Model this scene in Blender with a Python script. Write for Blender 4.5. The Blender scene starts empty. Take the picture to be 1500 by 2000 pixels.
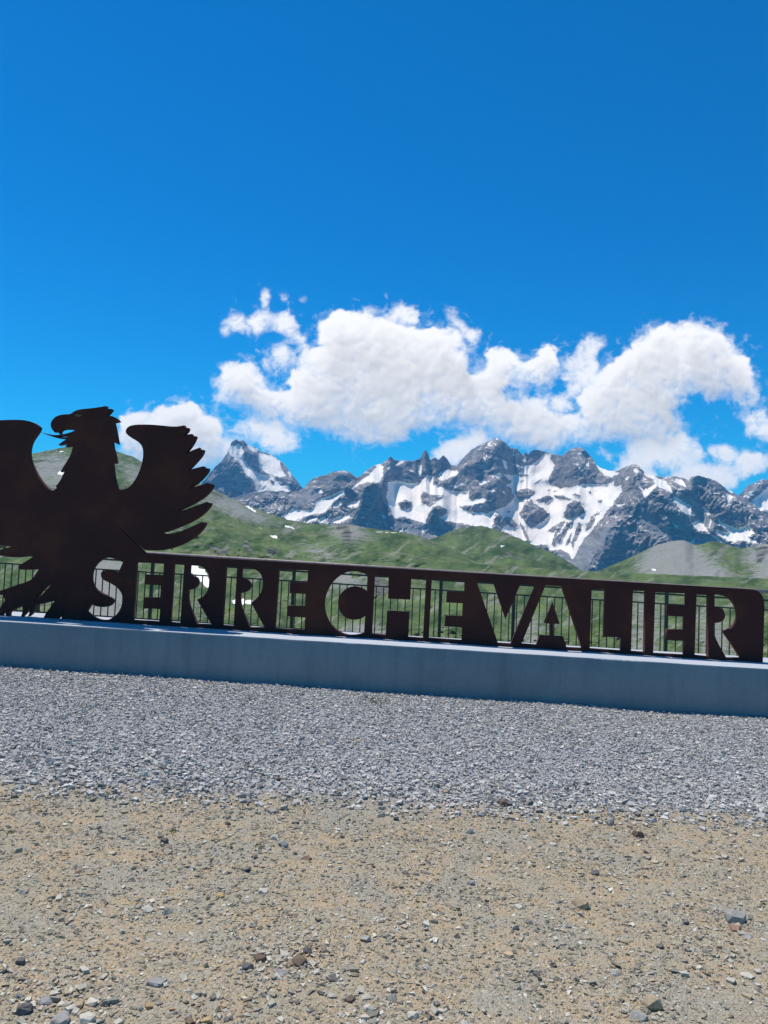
import bpy, bmesh, math, random
import numpy as np
from mathutils import Vector, Matrix

R = math.radians
random.seed(7)
rng = np.random.default_rng(11)
SC = bpy.context.scene
COL = SC.collection

# ------------------------------------------------------------------ camera
EYE = np.array([0.0, 0.0, 1.6])
F = 1500.0
TH, RO = R(3.2), R(2.55)
_fw = np.array([0, math.cos(TH), math.sin(TH)])
_r0 = np.array([1.0, 0, 0]); _u0 = np.array([0, -math.sin(TH), math.cos(TH)])
_rt = math.cos(RO)*_r0 + math.sin(RO)*_u0
_up = -math.sin(RO)*_r0 + math.cos(RO)*_u0
cd = bpy.data.cameras.new('camera'); cam = bpy.data.objects.new('camera', cd); COL.objects.link(cam)
cd.sensor_fit = 'HORIZONTAL'; cd.sensor_width = 36; cd.lens = 36
cd.clip_start = 0.05; cd.clip_end = 60000
cam.matrix_world = Matrix(((_rt[0], _up[0], -_fw[0], EYE[0]), (_rt[1], _up[1], -_fw[1], EYE[1]),
                           (_rt[2], _up[2], -_fw[2], EYE[2]), (0, 0, 0, 1)))
SC.camera = cam

def ray(px, py):
    """direction in the world for a position in the photograph (scalars or arrays)"""
    a = (np.asarray(px, float)-750)/F; b = (1000-np.asarray(py, float))/F
    return _fw + a[..., None]*_rt + b[..., None]*_up

def azel(px, py):
    d = ray(px, py)
    return np.arctan2(d[..., 0], d[..., 1]), np.arctan2(d[..., 2], np.hypot(d[..., 0], d[..., 1]))

# gradient noise
_perm = rng.permutation(512)
_perm = np.concatenate([_perm, _perm, _perm])
_ga = rng.uniform(0, 2*np.pi, 512); _gx, _gy = np.cos(_ga), np.sin(_ga)
def pn(x, y, seed=0):
    x = np.asarray(x, float)+seed*17.31; y = np.asarray(y, float)+seed*9.77
    xi = np.floor(x).astype(int); yi = np.floor(y).astype(int); xf = x-xi; yf = y-yi
    u = xf**3*(xf*(xf*6-15)+10); v = yf**3*(yf*(yf*6-15)+10)
    def g(i, j, fx, fy):
        h = _perm[(_perm[(xi+i) & 511]+(yi+j)) & 511]
        return _gx[h]*fx+_gy[h]*fy
    a = g(0, 0, xf, yf)+(g(1, 0, xf-1, yf)-g(0, 0, xf, yf))*u
    b = g(0, 1, xf, yf-1)+(g(1, 1, xf-1, yf-1)-g(0, 1, xf, yf-1))*u
    return (a+(b-a)*v)*1.5
def fbm(x, y, o=5, g=0.5, seed=0):
    s = 0; a = 1; t = 0
    for k in range(o):
        s = s+a*pn(x*2**k, y*2**k, seed+k*3); t += a; a *= g
    return s/t
def ridged(x, y, o=5, g=0.5, seed=0):
    s = 0; a = 1; t = 0
    for k in range(o):
        s = s+a*(1-2*np.abs(pn(x*2**k, y*2**k, seed+k*3))); t += a; a *= g
    return s/t
def blur(A, sy, sx):
    for ax, s in ((0, sy), (1, sx)):
        if s <= 0: continue
        n = int(3*s)+1; k = np.exp(-0.5*(np.arange(-n, n+1)/s)**2); k /= k.sum()
        pad = [(0, 0), (0, 0)]; pad[ax] = (n, n)
        B = np.pad(A, pad, mode='edge')
        out = 0
        for i, wk in enumerate(k):
            out = out+wk*(B[i:i+A.shape[0], :] if ax == 0 else B[:, i:i+A.shape[1]])
        A = out
    return A
def inpoly(X, Y, poly):
    ins = np.zeros(X.shape, bool); n = len(poly); j = n-1
    for i in range(n):
        xi, yi = poly[i]; xj, yj = poly[j]
        if yi != yj:
            c = ((yi > Y) != (yj > Y)) & (X < (xj-xi)*(Y-yi)/(yj-yi)+xi)
            ins ^= c
        j = i
    return ins
def ZA(p, x0, y0, s): return [(x0+a/s, y0+b/s) for a, b in p]
def A_(p): return ZA(p, 400, 840, 2.727)
def B_(p): return ZA(p, 850, 840, 4.286)
def C_(p): return ZA(p, 1100, 860, 3.75)

# ------------------------------------------------------------------ light
SUN = Vector((-0.30, 0.23, 1.0)).normalized()      # towards the sun
SUN_EL = math.asin(SUN.z); SUN_AZ = math.atan2(SUN.x, SUN.y)
sl = bpy.data.lights.new('sun', 'SUN'); sl.energy = 5.0; sl.angle = R(0.53); sl.color = (1, 0.955, 0.885)
so = bpy.data.objects.new('sun', sl); COL.objects.link(so); so.location = (-30, 20, 60)
so.rotation_euler = SUN.to_track_quat('Z', 'Y').to_euler()

SC.view_settings.view_transform = 'Standard'
SC.view_settings.look = 'None'
SC.view_settings.exposure = 0
SC.view_settings.gamma = 1
SC.view_settings.use_curve_mapping = False
SC.cycles.max_bounces = 6
SC.cycles.diffuse_bounces = 3
SC.cycles.volume_bounces = 0
SC.cycles.transparent_max_bounces = 8

# ---- world: clear sky with fair-weather cumulus
W = bpy.data.worlds.new('World'); SC.world = W; W.use_nodes = True
nt = W.node_tree; nt.nodes.clear()
def N(t, tree=None, **kw):
    n = (tree or nt).nodes.new(t)
    for k, v in kw.items():
        setattr(n, k, v)
    return n
def mth(tree, op, a, b=None, c=None, clamp=False):
    n = tree.nodes.new('ShaderNodeMath'); n.operation = op; n.use_clamp = clamp
    for i, v in enumerate((a, b, c)):
        if v is None: continue
        if isinstance(v, (int, float)): n.inputs[i].default_value = v
        else: tree.links.new(v, n.inputs[i])
    return n.outputs[0]
def vmth(tree, op, a, b=None):
    n = tree.nodes.new('ShaderNodeVectorMath'); n.operation = op
    for i, v in enumerate((a, b)):
        if v is None: continue
        if isinstance(v, (tuple, list)): n.inputs[i].default_value = v
        else: tree.links.new(v, n.inputs[i])
    return n
def mixc(tree, f, a, b, mode='MIX'):
    n = tree.nodes.new('ShaderNodeMix'); n.data_type = 'RGBA'; n.blend_type = mode
    for s, v in ((n.inputs[0], f), (n.inputs[6], a), (n.inputs[7], b)):
        if isinstance(v, (int, float)): s.default_value = v
        elif isinstance(v, (tuple, list)): s.default_value = (*v[:3], 1)
        else: tree.links.new(v, s)
    return n.outputs[2]
def maprange(tree, v, a, b, c=0.0, d=1.0, smooth=True):
    n = tree.nodes.new('ShaderNodeMapRange'); n.interpolation_type = 'SMOOTHSTEP' if smooth else 'LINEAR'
    tree.links.new(v, n.inputs[0])
    for i, q in enumerate((a, b, c, d)): n.inputs[i+1].default_value = q
    return n.outputs[0]
def noise(tree, vec, scale, detail=5, rough=0.55, dist=0.0, lac=2.0):
    n = tree.nodes.new('ShaderNodeTexNoise')
    n.inputs['Scale'].default_value = scale; n.inputs['Detail'].default_value = detail
    n.inputs['Roughness'].default_value = rough; n.inputs['Distortion'].default_value = dist
    n.inputs['Lacunarity'].default_value = lac
    if vec is not None: tree.links.new(vec, n.inputs['Vector'])
    return n

sky = N('ShaderNodeTexSky'); sky.sky_type = 'NISHITA'; sky.sun_disc = False
sky.sun_elevation = SUN_EL; sky.sun_rotation = SUN_AZ
sky.altitude = 2600; sky.air_density = 1.0; sky.dust_density = 0.25; sky.ozone_density = 3.0
tc = N('ShaderNodeTexCoord')
# the phone's deep blue: one tint for the whole dome
hs = N('ShaderNodeHueSaturation'); hs.inputs['Saturation'].default_value = 1.42; hs.inputs['Value'].default_value = 1.0
nt.links.new(sky.outputs[0], hs.inputs['Color'])
skyc = mixc(nt, 1.0, hs.outputs[0], (0.12, 1.52, 1.50), 'MULTIPLY')

sep = N('ShaderNodeSeparateXYZ'); nt.links.new(tc.outputs['Generated'], sep.inputs[0])
az = mth(nt, 'ARCTAN2', sep.outputs[0], sep.outputs[1])
hyp = mth(nt, 'SQRT', mth(nt, 'ADD', mth(nt, 'MULTIPLY', sep.outputs[0], sep.outputs[0]), mth(nt, 'MULTIPLY', sep.outputs[1], sep.outputs[1])))
el = mth(nt, 'ARCTAN2', sep.outputs[2], hyp)
cv = N('ShaderNodeCombineXYZ'); nt.links.new(az, cv.inputs[0]); nt.links.new(el, cv.inputs[1])
P = cv.outputs[0]
# domain warp so that no cloud shows the ellipse it grew from
w1 = noise(nt, P, 14.0, 6, 0.62)
w2 = vmth(nt, 'SUBTRACT', w1.outputs['Color'], (0.5, 0.5, 0.5))
w3 = vmth(nt, 'MULTIPLY', w2.outputs[0], (0.045, 0.038, 0.0))
PW = vmth(nt, 'ADD', P, w3.outputs[0]).outputs[0]
# cloud masses: centre and half-axes in the photograph's pixels, weight
blobs = []
rs = random.Random(5)
for k in range(20):                                   # the same sky goes on outside the frame
    a = rs.uniform(0.75, 5.5); e = rs.uniform(0.05, 0.26); s = rs.uniform(.05, .11)
    for j in range(2):
        aa = a + rs.uniform(-.09, .09)
        if aa > math.pi: aa -= 2*math.pi
        blobs.append((aa, e+rs.uniform(-.02, .02), s, s*rs.uniform(.4, .65), 1.0))
acc = None
for (a, e, rx, ry, wgt) in blobs:
    d = vmth(nt, 'MULTIPLY', vmth(nt, 'SUBTRACT', PW, (a, e, 0)).outputs[0], (1/rx, 1/ry, 0))
    L = vmth(nt, 'LENGTH', d.outputs[0]).outputs['Value']
    v = mth(nt, 'MULTIPLY', mth(nt, 'SUBTRACT', 1.35, L, clamp=True), wgt)
    acc = v if acc is None else mth(nt, 'SMOOTH_MAX', acc, v, 0.12)
nz = noise(nt, P, 22.0, 12, 0.62, 0.1)
nz2 = noise(nt, P, 8.0, 6, 0.55)
dens = mth(nt, 'ADD', mth(nt, 'MULTIPLY', acc, 1.0), mth(nt, 'MULTIPLY', mth(nt, 'SUBTRACT', nz.outputs[0], 0.5), 1.05))
dens = mth(nt, 'ADD', dens, mth(nt, 'MULTIPLY', mth(nt, 'SUBTRACT', nz2.outputs[0], 0.5), 0.45))
gate = maprange(nt, acc, 0.10, 0.34)
alpha = mth(nt, 'MULTIPLY', maprange(nt, dens, 0.38, 0.88), gate)
# light and shade inside the clouds: thicker and lower is greyer, billows catch light on their sunny side
POFF = vmth(nt, 'ADD', P, (-0.006, 0.012, 0)).outputs[0]
nzo = noise(nt, POFF, 22.0, 4, 0.5, 0.1); nzo2 = noise(nt, POFF, 8.0, 6, 0.55)
nzs = noise(nt, P, 22.0, 4, 0.5, 0.1)
emb = mth(nt, 'ADD', mth(nt, 'SUBTRACT', nzs.outputs[0], nzo.outputs[0]), mth(nt, 'MULTIPLY', mth(nt, 'SUBTRACT', nz2.outputs[0], nzo2.outputs[0]), 1.5))
core = maprange(nt, dens, 0.75, 1.65)
sh = mth(nt, 'ADD', mth(nt, 'MULTIPLY', emb, 0.9), mth(nt, 'SUBTRACT', 1.0, mth(nt, 'MULTIPLY', core, 0.42)))
big = noise(nt, P, 9.0, 3, 0.5)
sh = mth(nt, 'ADD', sh, mth(nt, 'MULTIPLY', mth(nt, 'SUBTRACT', big.outputs[0], 0.5), 0.75), clamp=True)
cr = N('ShaderNodeValToRGB'); nt.links.new(sh, cr.inputs[0])
cr.color_ramp.elements[0].position = 0.35; cr.color_ramp.elements[0].color = (0.56, 0.58, 0.63, 1)
cr.color_ramp.elements[1].position = 1.0; cr.color_ramp.elements[1].color = (0.97, 0.97, 0.98, 1)
# the cloud bank over the peaks: its form is worked out from noise above and laid on the sky by bearing and height
def L_(p): return ZA(p, 200, 560, 2.143)
def Q_(p): return ZA(p, 800, 560, 2.143)
CLOUD_SOLID = [
 L_([(445,455),(450,420),(480,390),(490,350),(530,310),(600,315),(650,345),(672,385),(692,425),(740,445),(790,430),(782,390),(800,350),(840,322),(868,290),(880,250),(885,190),(900,145),(950,150),(990,110),(1050,85),(1130,100),(1180,130),(1250,150),(1330,160),(1380,170),(1450,180)])+
 Q_([(190,190),(230,230),(242,290),(228,340),(252,380),(300,330),(310,290),(350,250),(420,265),(460,305),(520,290),(540,250),(600,235),(635,260),(630,310),(650,370),(600,408),(520,416),(450,412),(400,440),(420,480),(480,498),(560,515),(630,535),(700,515),(715,545),(690,640),(600,690),(520,680),(450,660),(400,640),(350,612),(290,592),(240,575),(190,545),(150,562),(100,598),(0,612)])+
 L_([(1275,655),(1200,660),(1120,650),(1060,640),(980,620),(940,608),(900,592),(850,580),(780,570),(700,560),(640,530),(590,505),(540,490),(480,500),(448,480)]),
 Q_([(690,480),(720,420),(780,380),(800,340),(850,300),(910,280),(960,240),(1000,200),(1050,170),(1110,145),(1170,132),(1240,145),(1290,190),(1350,210),(1395,260),(1400,310),(1440,340),(1450,390),(1490,440),(1480,480),(1420,520),(1390,530),(1380,480),(1340,430),(1290,440),(1240,480),(1200,430),(1160,490),(1120,520),(1050,530),(1090,545),(1150,560),(1150,610),(1060,650),(960,640),(850,640),(760,650),(680,668),(620,560),(740,545)]),
 L_([(60,620),(85,540),(110,510),(200,500),(280,510),(340,485),(400,500),(430,540),(500,550),(525,590),(520,640),(545,680),(500,720),(420,760),(200,760),(60,700)])]
CLOUD_SOFT = [
 Q_([(910,690),(930,650),(1000,640),(1060,650),(1100,600),(1160,610),(1215,640),(1245,672),(1230,720),(1170,735),(1120,770),(1090,745),(1000,740),(930,735)]),
 Q_([(835,765),(900,718),(960,730),(1000,760),(1040,790),(1130,770),(1250,740),(1340,740),(1395,790),(1385,825),(1345,860),(1200,850),(1040,820),(880,810)]),
 Q_([(1330,720),(1390,688),(1450,692),(1500,712),(1600,700),(1600,780),(1500,775),(1440,795),(1370,765)]),
 Q_([(60,725),(100,680),(170,650),(240,620),(330,610),(355,645),(330,670),(250,700),(200,730),(130,740)]),
 L_([(520,580),(600,550),(700,555),(790,590),(805,650),(785,690),(720,690),(670,665),(640,625),(570,625)]),
 L_([(1060,90),(1190,85),(1240,72),(1330,88),(1335,150),(1260,150),(1180,130)])]
CLOUD_WISP = [
 L_([(635,95),(680,80),(705,110),(760,95),(795,130),(785,180),(835,200),(865,250),(890,290),(850,340),(815,310),(825,260),(775,210),(735,175),(700,145),(650,135)]),
 L_([(505,125),(560,100),(620,118),(650,150),(600,175),(565,175),(540,215),(508,200)]), L_([(662,5),(692,5),(695,75),(668,80)]), L_([(725,22),(772,28),(778,66),(740,58)]), L_([(805,28),(848,32),(832,85),(798,80)]),
 L_([(715,235),(765,238),(788,290),(762,340),(718,312)]), L_([(665,295),(712,298),(725,350),(690,385),(645,350)]), L_([(640,130),(700,150),(720,190),(660,200),(620,170)]),
 L_([(1435,95),(1492,98),(1505,180),(1435,170)]), Q_([(150,98),(200,98),(218,150),(236,205),(180,195)]), Q_([(235,178),(285,165),(285,210),(245,250),(215,205)]),
 Q_([(715,222),(805,200),(815,245),(785,310),(720,330),(695,285)]), Q_([(640,330),(720,290),(810,330),(820,390),(730,450),(660,480),(640,420)]), Q_([(995,168),(1050,145),(1065,190),(1005,208)]),
 Q_([(280,102),(302,102),(302,132),(284,132)]), Q_([(1385,200),(1430,192),(1445,215),(1400,226)]), Q_([(775,690),(830,682),(865,712),(800,735)]), Q_([(0,78),(42,88),(48,140),(0,145)]),
 Q_([(430,500),(470,470),(520,455),(600,470),(680,480),(700,520),(600,530),(480,510)]), L_([(915,625),(945,622),(955,650),(920,650)]), Q_([(1390,560),(1460,540),(1560,560),(1620,620),(1540,660),(1440,640),(1390,610)]), Q_([(1250,680),(1340,650),(1420,670),(1440,720),(1340,730),(1260,720)]), L_([(470,640),(560,640),(640,680),(600,720),(520,710)]),
 Q_([(1340,540),(1400,520),(1480,500),(1500,460),(1500,520),(1400,575)])]
def cloud_field(step):
    X, Y = np.meshgrid(np.arange(150, 1640, step), np.arange(520, 990, step))
    k = 1/step
    # swirl the outline with eddies of several sizes
    def bil(x, y, o, g, sd):                       # billow noise: rounded bumps, sharp creases
        s = 0; a = 1; t = 0
        for i in range(o):
            s = s+a*(np.abs(pn(x*2**i, y*2**i, sd+i*5))*2-.55); t += a; a *= g
        return s/t
    wx = X+34*fbm(X/70, Y/60, 7, .62, 201)+7*fbm(X/12, Y/12, 4, .65, 207); wy = Y+26*fbm(X/70, Y/60, 7, .62, 203)+6*fbm(X/12, Y/12, 4, .65, 209)
    def m(ps):
        z = np.zeros(X.shape, bool)
        for p in ps: z |= inpoly(wx, wy, p)
        return z.astype(float)
    So, Sf, Wi = m(CLOUD_SOLID), m(CLOUD_SOFT), m(CLOUD_WISP)
    b1 = bil(wx/50, wy/50, 6, .58, 211); f1 = fbm(wx/18, wy/18, 7, .62, 221); f2 = fbm(X/70, Y/50, 6, .6, 231); f3 = fbm(X/120, Y/80, 4, .55, 251)
    s3, s9, s26 = blur(So, 3*k, 3*k), blur(So, 10*k, 10*k), blur(So, 26*k, 26*k)
    up = np.clip((np.roll(s26, int(22*k), 0)-np.roll(s26, -int(22*k), 0))*1.6+.5, 0, 1)
    v = .30*s3+.35*s9+.35*s26-.5+.26*b1+.34*f1+.16*f2
    wd = .30+.62*up+.35*np.clip(f3*2+.2, 0, 1)       # crisp on the sunny tops, ragged and thin below
    a1 = np.clip((v+.16)/wd, 0, 1); a1 = a1*a1*(3-2*a1)
    vs = blur(Sf, 9*k, 9*k)-.5+.42*f1+.26*b1+.40*f2
    a2 = np.clip((vs+.30)/.85, 0, 1); a2 = a2*a2*(3-2*a2)*.9
    vw = blur(Wi, 7*k, 7*k)*1.1-.46+.62*f1+.45*f2+.14*b1
    a3 = np.clip((vw+.20)/1.0, 0, 1); a3 = a3*a3*(3-2*a3)*.9
    al = np.maximum(np.maximum(So, Sf), Wi*.6)
    veil = np.clip(blur(al, 16*k, 20*k)*1.25+.85*f1+.7*f2-.38, 0, 1)*.66
    A = 1-(1-a1)*(1-a2)*(1-a3)*(1-veil)
    A = A*np.clip(blur(al, 22*k, 22*k)*6, 0, 1)
    th = np.clip(s9*.4+s26*1.0-.2, 0, 1)*np.clip(1+1.0*b1+.7*f1+.8*f2, .08, 2.4)*np.clip(A*1.3, 0, 1)
    tau = 0
    for j in range(1, 15):
        d = j*9; tau = tau+np.roll(np.roll(th, int(d*k), 0), int(.30*d*k), 1)*np.exp(-j/9)
    tau = blur(tau, 2, 2)
    th2 = blur(th, 1.5, 1.5)
    loc = th2-np.roll(np.roll(th2, int(9*k), 0), int(4*k), 1)     # sunny side of each billow
    sh = .70+.34*np.exp(-.26*tau)+.15*np.clip(loc, -.6, .7)+.16*np.exp(-3*th)
    sh = sh-.10*np.clip(tau/6-.2, 0, 1)*(.6+1.2*f2)+.07*f3
    return X, Y, np.clip(A, 0, 1), np.clip(sh, 0, 1.05)

_st = 1.2
_X, _Y, _A, _S = cloud_field(_st)
_a0, _a1, _e0, _e1 = -.46, .60, .04, .40
_W, _H = 1500, 520
_az, _el = np.meshgrid(np.linspace(_a0, _a1, _W), np.linspace(_e0, _e1, _H))
_d = np.stack([np.sin(_az)*np.cos(_el), np.cos(_az)*np.cos(_el), np.sin(_el)], -1)
_dz = _d@_fw; _px = 750+F*(_d@_rt)/_dz; _py = 1000-F*(_d@_up)/_dz
_fx = (_px-_X[0, 0])/_st; _fy = (_py-_Y[0, 0])/_st
def _smp(G):
    x0 = np.clip(np.floor(_fx).astype(int), 0, G.shape[1]-2); y0 = np.clip(np.floor(_fy).astype(int), 0, G.shape[0]-2)
    tx = np.clip(_fx-x0, 0, 1); ty = np.clip(_fy-y0, 0, 1)
    return (G[y0, x0]*(1-tx)+G[y0, x0+1]*tx)*(1-ty)+(G[y0+1, x0]*(1-tx)+G[y0+1, x0+1]*tx)*ty
_rim = np.clip(np.minimum(np.minimum(_fx, _X.shape[1]-1-_fx), _Y.shape[0]-1-_fy)/30, 0, 1)*np.clip(_fy/10, 0, 1)
_pix = np.ones((_H, _W, 4), np.float32); _pix[..., 0] = _smp(_S); _pix[..., 1] = _smp(_A)*_rim
_pix[0, :, 1] = _pix[-1, :, 1] = 0; _pix[:, 0, 1] = _pix[:, -1, 1] = 0
_im = bpy.data.images.new('cloud_bank', _W, _H, float_buffer=True, alpha=False); _im.colorspace_settings.name = 'Non-Color'
_im.pixels.foreach_set(_pix.ravel()); _im.update(); _im.pack()
ti = N('ShaderNodeTexImage'); ti.image = _im; ti.interpolation = 'Cubic'; ti.extension = 'CLIP'
uv = N('ShaderNodeCombineXYZ')
nt.links.new(mth(nt, 'MULTIPLY', mth(nt, 'SUBTRACT', az, _a0), 1/(_a1-_a0)), uv.inputs[0])
nt.links.new(mth(nt, 'MULTIPLY', mth(nt, 'SUBTRACT', el, _e0), 1/(_e1-_e0)), uv.inputs[1])
nt.links.new(uv.outputs[0], ti.inputs[0])
si = N('ShaderNodeSeparateColor'); nt.links.new(ti.outputs[0], si.inputs[0])
cr2 = N('ShaderNodeValToRGB'); nt.links.new(si.outputs[0], cr2.inputs[0])
cr2.color_ramp.elements[0].position = 0.5; cr2.color_ramp.elements[0].color = (0.52, 0.525, 0.55, 1)
cr2.color_ramp.elements[1].position = 1.0; cr2.color_ramp.elements[1].color = (1.0, 0.985, 0.97, 1)
SKY_S = 0.105
bg1 = N('ShaderNodeBackground'); nt.links.new(skyc, bg1.inputs[0]); bg1.inputs[1].default_value = SKY_S
bg2 = N('ShaderNodeBackground'); nt.links.new(cr.outputs[0], bg2.inputs[0]); bg2.inputs[1].default_value = 1.06
mx = N('ShaderNodeMixShader'); nt.links.new(alpha, mx.inputs[0]); nt.links.new(bg1.outputs[0], mx.inputs[1]); nt.links.new(bg2.outputs[0], mx.inputs[2])
bg3 = N('ShaderNodeBackground'); nt.links.new(cr2.outputs[0], bg3.inputs[0]); bg3.inputs[1].default_value = 1.16
mx2 = N('ShaderNodeMixShader'); nt.links.new(si.outputs[1], mx2.inputs[0]); nt.links.new(mx.outputs[0], mx2.inputs[1]); nt.links.new(bg3.outputs[0], mx2.inputs[2])
wo = N('ShaderNodeOutputWorld'); nt.links.new(mx2.outputs[0], wo.inputs[0])

# ------------------------------------------------------------------ helpers
def tag(o, label=None, cat=None, group=None, kind=None):
    if label: o['label'] = label
    if cat: o['category'] = cat
    if group: o['group'] = group
    if kind: o['kind'] = kind
    return o
def empty(name, loc=(0, 0, 0)):
    o = bpy.data.objects.new(name, None); COL.objects.link(o); o.location = loc; o.empty_display_size = .1
    return o
def link(name, me, mat=None, parent=None):
    o = bpy.data.objects.new(name, me); COL.objects.link(o)
    if mat is not None and not me.materials: me.materials.append(mat)
    if parent is not None:
        o.parent = parent
        o.matrix_parent_inverse = Matrix.Translation(-Vector(parent.location))
    return o
def mesh_np(name, V, Fc, smooth=False):
    """V (n,3), Fc (m,k) with constant k"""
    V = np.asarray(V, np.float32); Fc = np.asarray(Fc, np.int32)
    me = bpy.data.meshes.new(name); m, k = Fc.shape
    me.vertices.add(len(V)); me.vertices.foreach_set('co', V.ravel())
    me.loops.add(m*k); me.loops.foreach_set('vertex_index', Fc.ravel())
    me.polygons.add(m); me.polygons.foreach_set('loop_start', np.arange(0, m*k, k, dtype=np.int32))
    me.polygons.foreach_set('loop_total', np.full(m, k, np.int32))
    me.polygons.foreach_set('use_smooth', np.full(m, smooth))
    me.update(calc_edges=True); me.validate(verbose=False)
    return me
def attr(me, name, vals):
    a = me.attributes.new(name, 'FLOAT', 'POINT'); a.data.foreach_set('value', np.asarray(vals, np.float32).ravel())

def box_mesh(name, c, half, rotz=0.0, bev=0.0):
    bm = bmesh.new(); bmesh.ops.create_cube(bm, size=1)
    M = Matrix.Translation(c) @ Matrix.Rotation(rotz, 4, 'Z') @ Matrix.Diagonal((2*half[0], 2*half[1], 2*half[2], 1))
    bmesh.ops.transform(bm, matrix=M, verts=bm.verts)
    if bev: bmesh.ops.bevel(bm, geom=bm.edges, offset=bev, segments=1, affect='EDGES')
    me = bpy.data.meshes.new(name); bm.to_mesh(me); bm.free(); return me

# ------------------------------------------------------------------ materials
def mat(name, rough=0.8, spec=0.3):
    m = bpy.data.materials.new(name); m.use_nodes = True
    t = m.node_tree; b = t.nodes['Principled BSDF']
    b.inputs['Roughness'].default_value = rough; b.inputs['Specular IOR Level'].default_value = spec
    return m, t, b
def setc(t, b, c):
    t.links.new(c, b.inputs['Base Color'])
def bump(t, b, h, strength, dist):
    n = t.nodes.new('ShaderNodeBump'); n.inputs['Strength'].default_value = strength; n.inputs['Distance'].default_value = dist
    t.links.new(h, n.inputs['Height']); t.links.new(n.outputs[0], b.inputs['Normal'])
def pos(t): return t.nodes.new('ShaderNodeNewGeometry').outputs['Position']
def getattr_(t, name):
    n = t.nodes.new('ShaderNodeAttribute'); n.attribute_name = name; return n.outputs['Fac']
def ramp(t, v, stops):
    n = t.nodes.new('ShaderNodeValToRGB'); t.links.new(v, n.inputs[0]); cr = n.color_ramp
    while len(cr.elements) < len(stops): cr.elements.new(.5)
    for e, (p, c) in zip(cr.elements, stops): e.position = p; e.color = (*c, 1)
    return n.outputs[0]

# weathering steel
M_STEEL, t, b = mat('weathering_steel', 0.75, 0.22)
p_ = pos(t)
n1 = noise(t, p_, 1.6, 6, .6); n2 = noise(t, p_, 22, 6, .7)
c = ramp(t, n1.outputs[0], [(.3, (.040, .0125, .0125)), (.55, (.052, .015, .0135)), (.75, (.068, .020, .0155))])
c = mixc(t, maprange(t, n1.outputs[0], .48, .66, 0, .6), c, (.085, .026, .016)); c = mixc(t, maprange(t, n2.outputs[0], .5, .75, 0, .7), c, (.066, .023, .015)); 
mpp = t.nodes.new('ShaderNodeMapping'); mpp.inputs['Scale'].default_value = (9, 9, .8); t.links.new(p_, mpp.inputs[0])
n3 = noise(t, mpp.outputs[0], 1.0, 5, .6)
c = mixc(t, mth(t, 'MULTIPLY', maprange(t, n3.outputs[0], .5, .8), .5), c, (.03, .018, .018))
setc(t, b, c); bump(t, b, n2.outputs[0], .25, .004)

# concrete
M_CONC, t, b = mat('concrete', 0.85, 0.25)
p_ = pos(t)
n1 = noise(t, p_, 1.1, 6, .6); n2 = noise(t, p_, 30, 6, .65)
c = ramp(t, n1.outputs[0], [(.3, (.17, .195, .225)), (.5, (.205, .235, .26)), (.72, (.245, .27, .29))])
mpp = t.nodes.new('ShaderNodeMapping'); mpp.inputs['Scale'].default_value = (7, 7, .7); t.links.new(p_, mpp.inputs[0])
n3 = noise(t, mpp.outputs[0], 1.0, 6, .65)
c = mixc(t, mth(t, 'MULTIPLY', maprange(t, n3.outputs[0], .46, .74), .35), c, (.10, .125, .155))
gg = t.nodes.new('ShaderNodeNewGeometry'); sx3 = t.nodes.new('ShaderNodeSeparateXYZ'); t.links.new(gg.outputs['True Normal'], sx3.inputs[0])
c = mixc(t, maprange(t, sx3.outputs[2], .5, .9), c, mixc(t, n1.outputs[0], (.36, .39, .42), (.50, .52, .54)))   # sunlight on the slab's top painted in: paler there than on the shaded front
c = mixc(t, mth(t, 'MULTIPLY', maprange(t, n2.outputs[0], .45, .8), .25), c, (.32, .36, .41))
vo = t.nodes.new('ShaderNodeTexVoronoi'); vo.inputs['Scale'].default_value = 26; t.links.new(p_, vo.inputs['Vector'])
pit = maprange(t, vo.outputs['Distance'], .05, .12)
c = mixc(t, mth(t, 'MULTIPLY', mth(t, 'SUBTRACT', 1.0, pit), .45), c, (.12, .15, .19))
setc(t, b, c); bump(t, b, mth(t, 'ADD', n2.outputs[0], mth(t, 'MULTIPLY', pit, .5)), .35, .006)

# painted railing metal
M_RAIL, t, b = mat('railing_metal', 0.5, 0.4)
n1 = noise(t, pos(t), 14, 4, .6)
setc(t, b, ramp(t, n1.outputs[0], [(.3, (.018, .030, .022)), (.7, (.035, .050, .038))]))
M_HAND, t, b = mat('handrail_metal', 0.55, 0.4)
n1 = noise(t, pos(t), 9, 5, .6)
setc(t, b, ramp(t, n1.outputs[0], [(.3, (.20, .15, .135)), (.7, (.33, .26, .235))]))

# packed dirt under the stones
M_DIRT, t, b = mat('packed_dirt', 0.95, 0.1)
p_ = pos(t)
nA = noise(t, p_, 1.1, 7, .66, .4); nB = noise(t, p_, 7, 8, .7); nC = noise(t, p_, 70, 5, .7)
c = ramp(t, nA.outputs[0], [(.28, (.26, .245, .21)), (.42, (.29, .255, .19)), (.50, (.44, .285, .125)), (.56, (.34, .265, .16)), (.72, (.235, .225, .20))])
c = mixc(t, maprange(t, nB.outputs[0], .36, .66, 0, .6), c, (.30, .275, .22))
v1 = t.nodes.new('ShaderNodeTexVoronoi'); v1.inputs['Scale'].default_value = 150; t.links.new(p_, v1.inputs['Vector'])
v1r = t.nodes.new('ShaderNodeSeparateColor'); t.links.new(v1.outputs['Color'], v1r.inputs[0])
c = mixc(t, .42, c, ramp(t, v1r.outputs[0], [(0, (.18, .165, .13)), (.5, (.40, .36, .27)), (1, (.60, .55, .44))]))
grey = getattr_(t, 'gravel')
c = mixc(t, grey, c, (.33, .33, .33))
setc(t, b, c)
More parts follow.
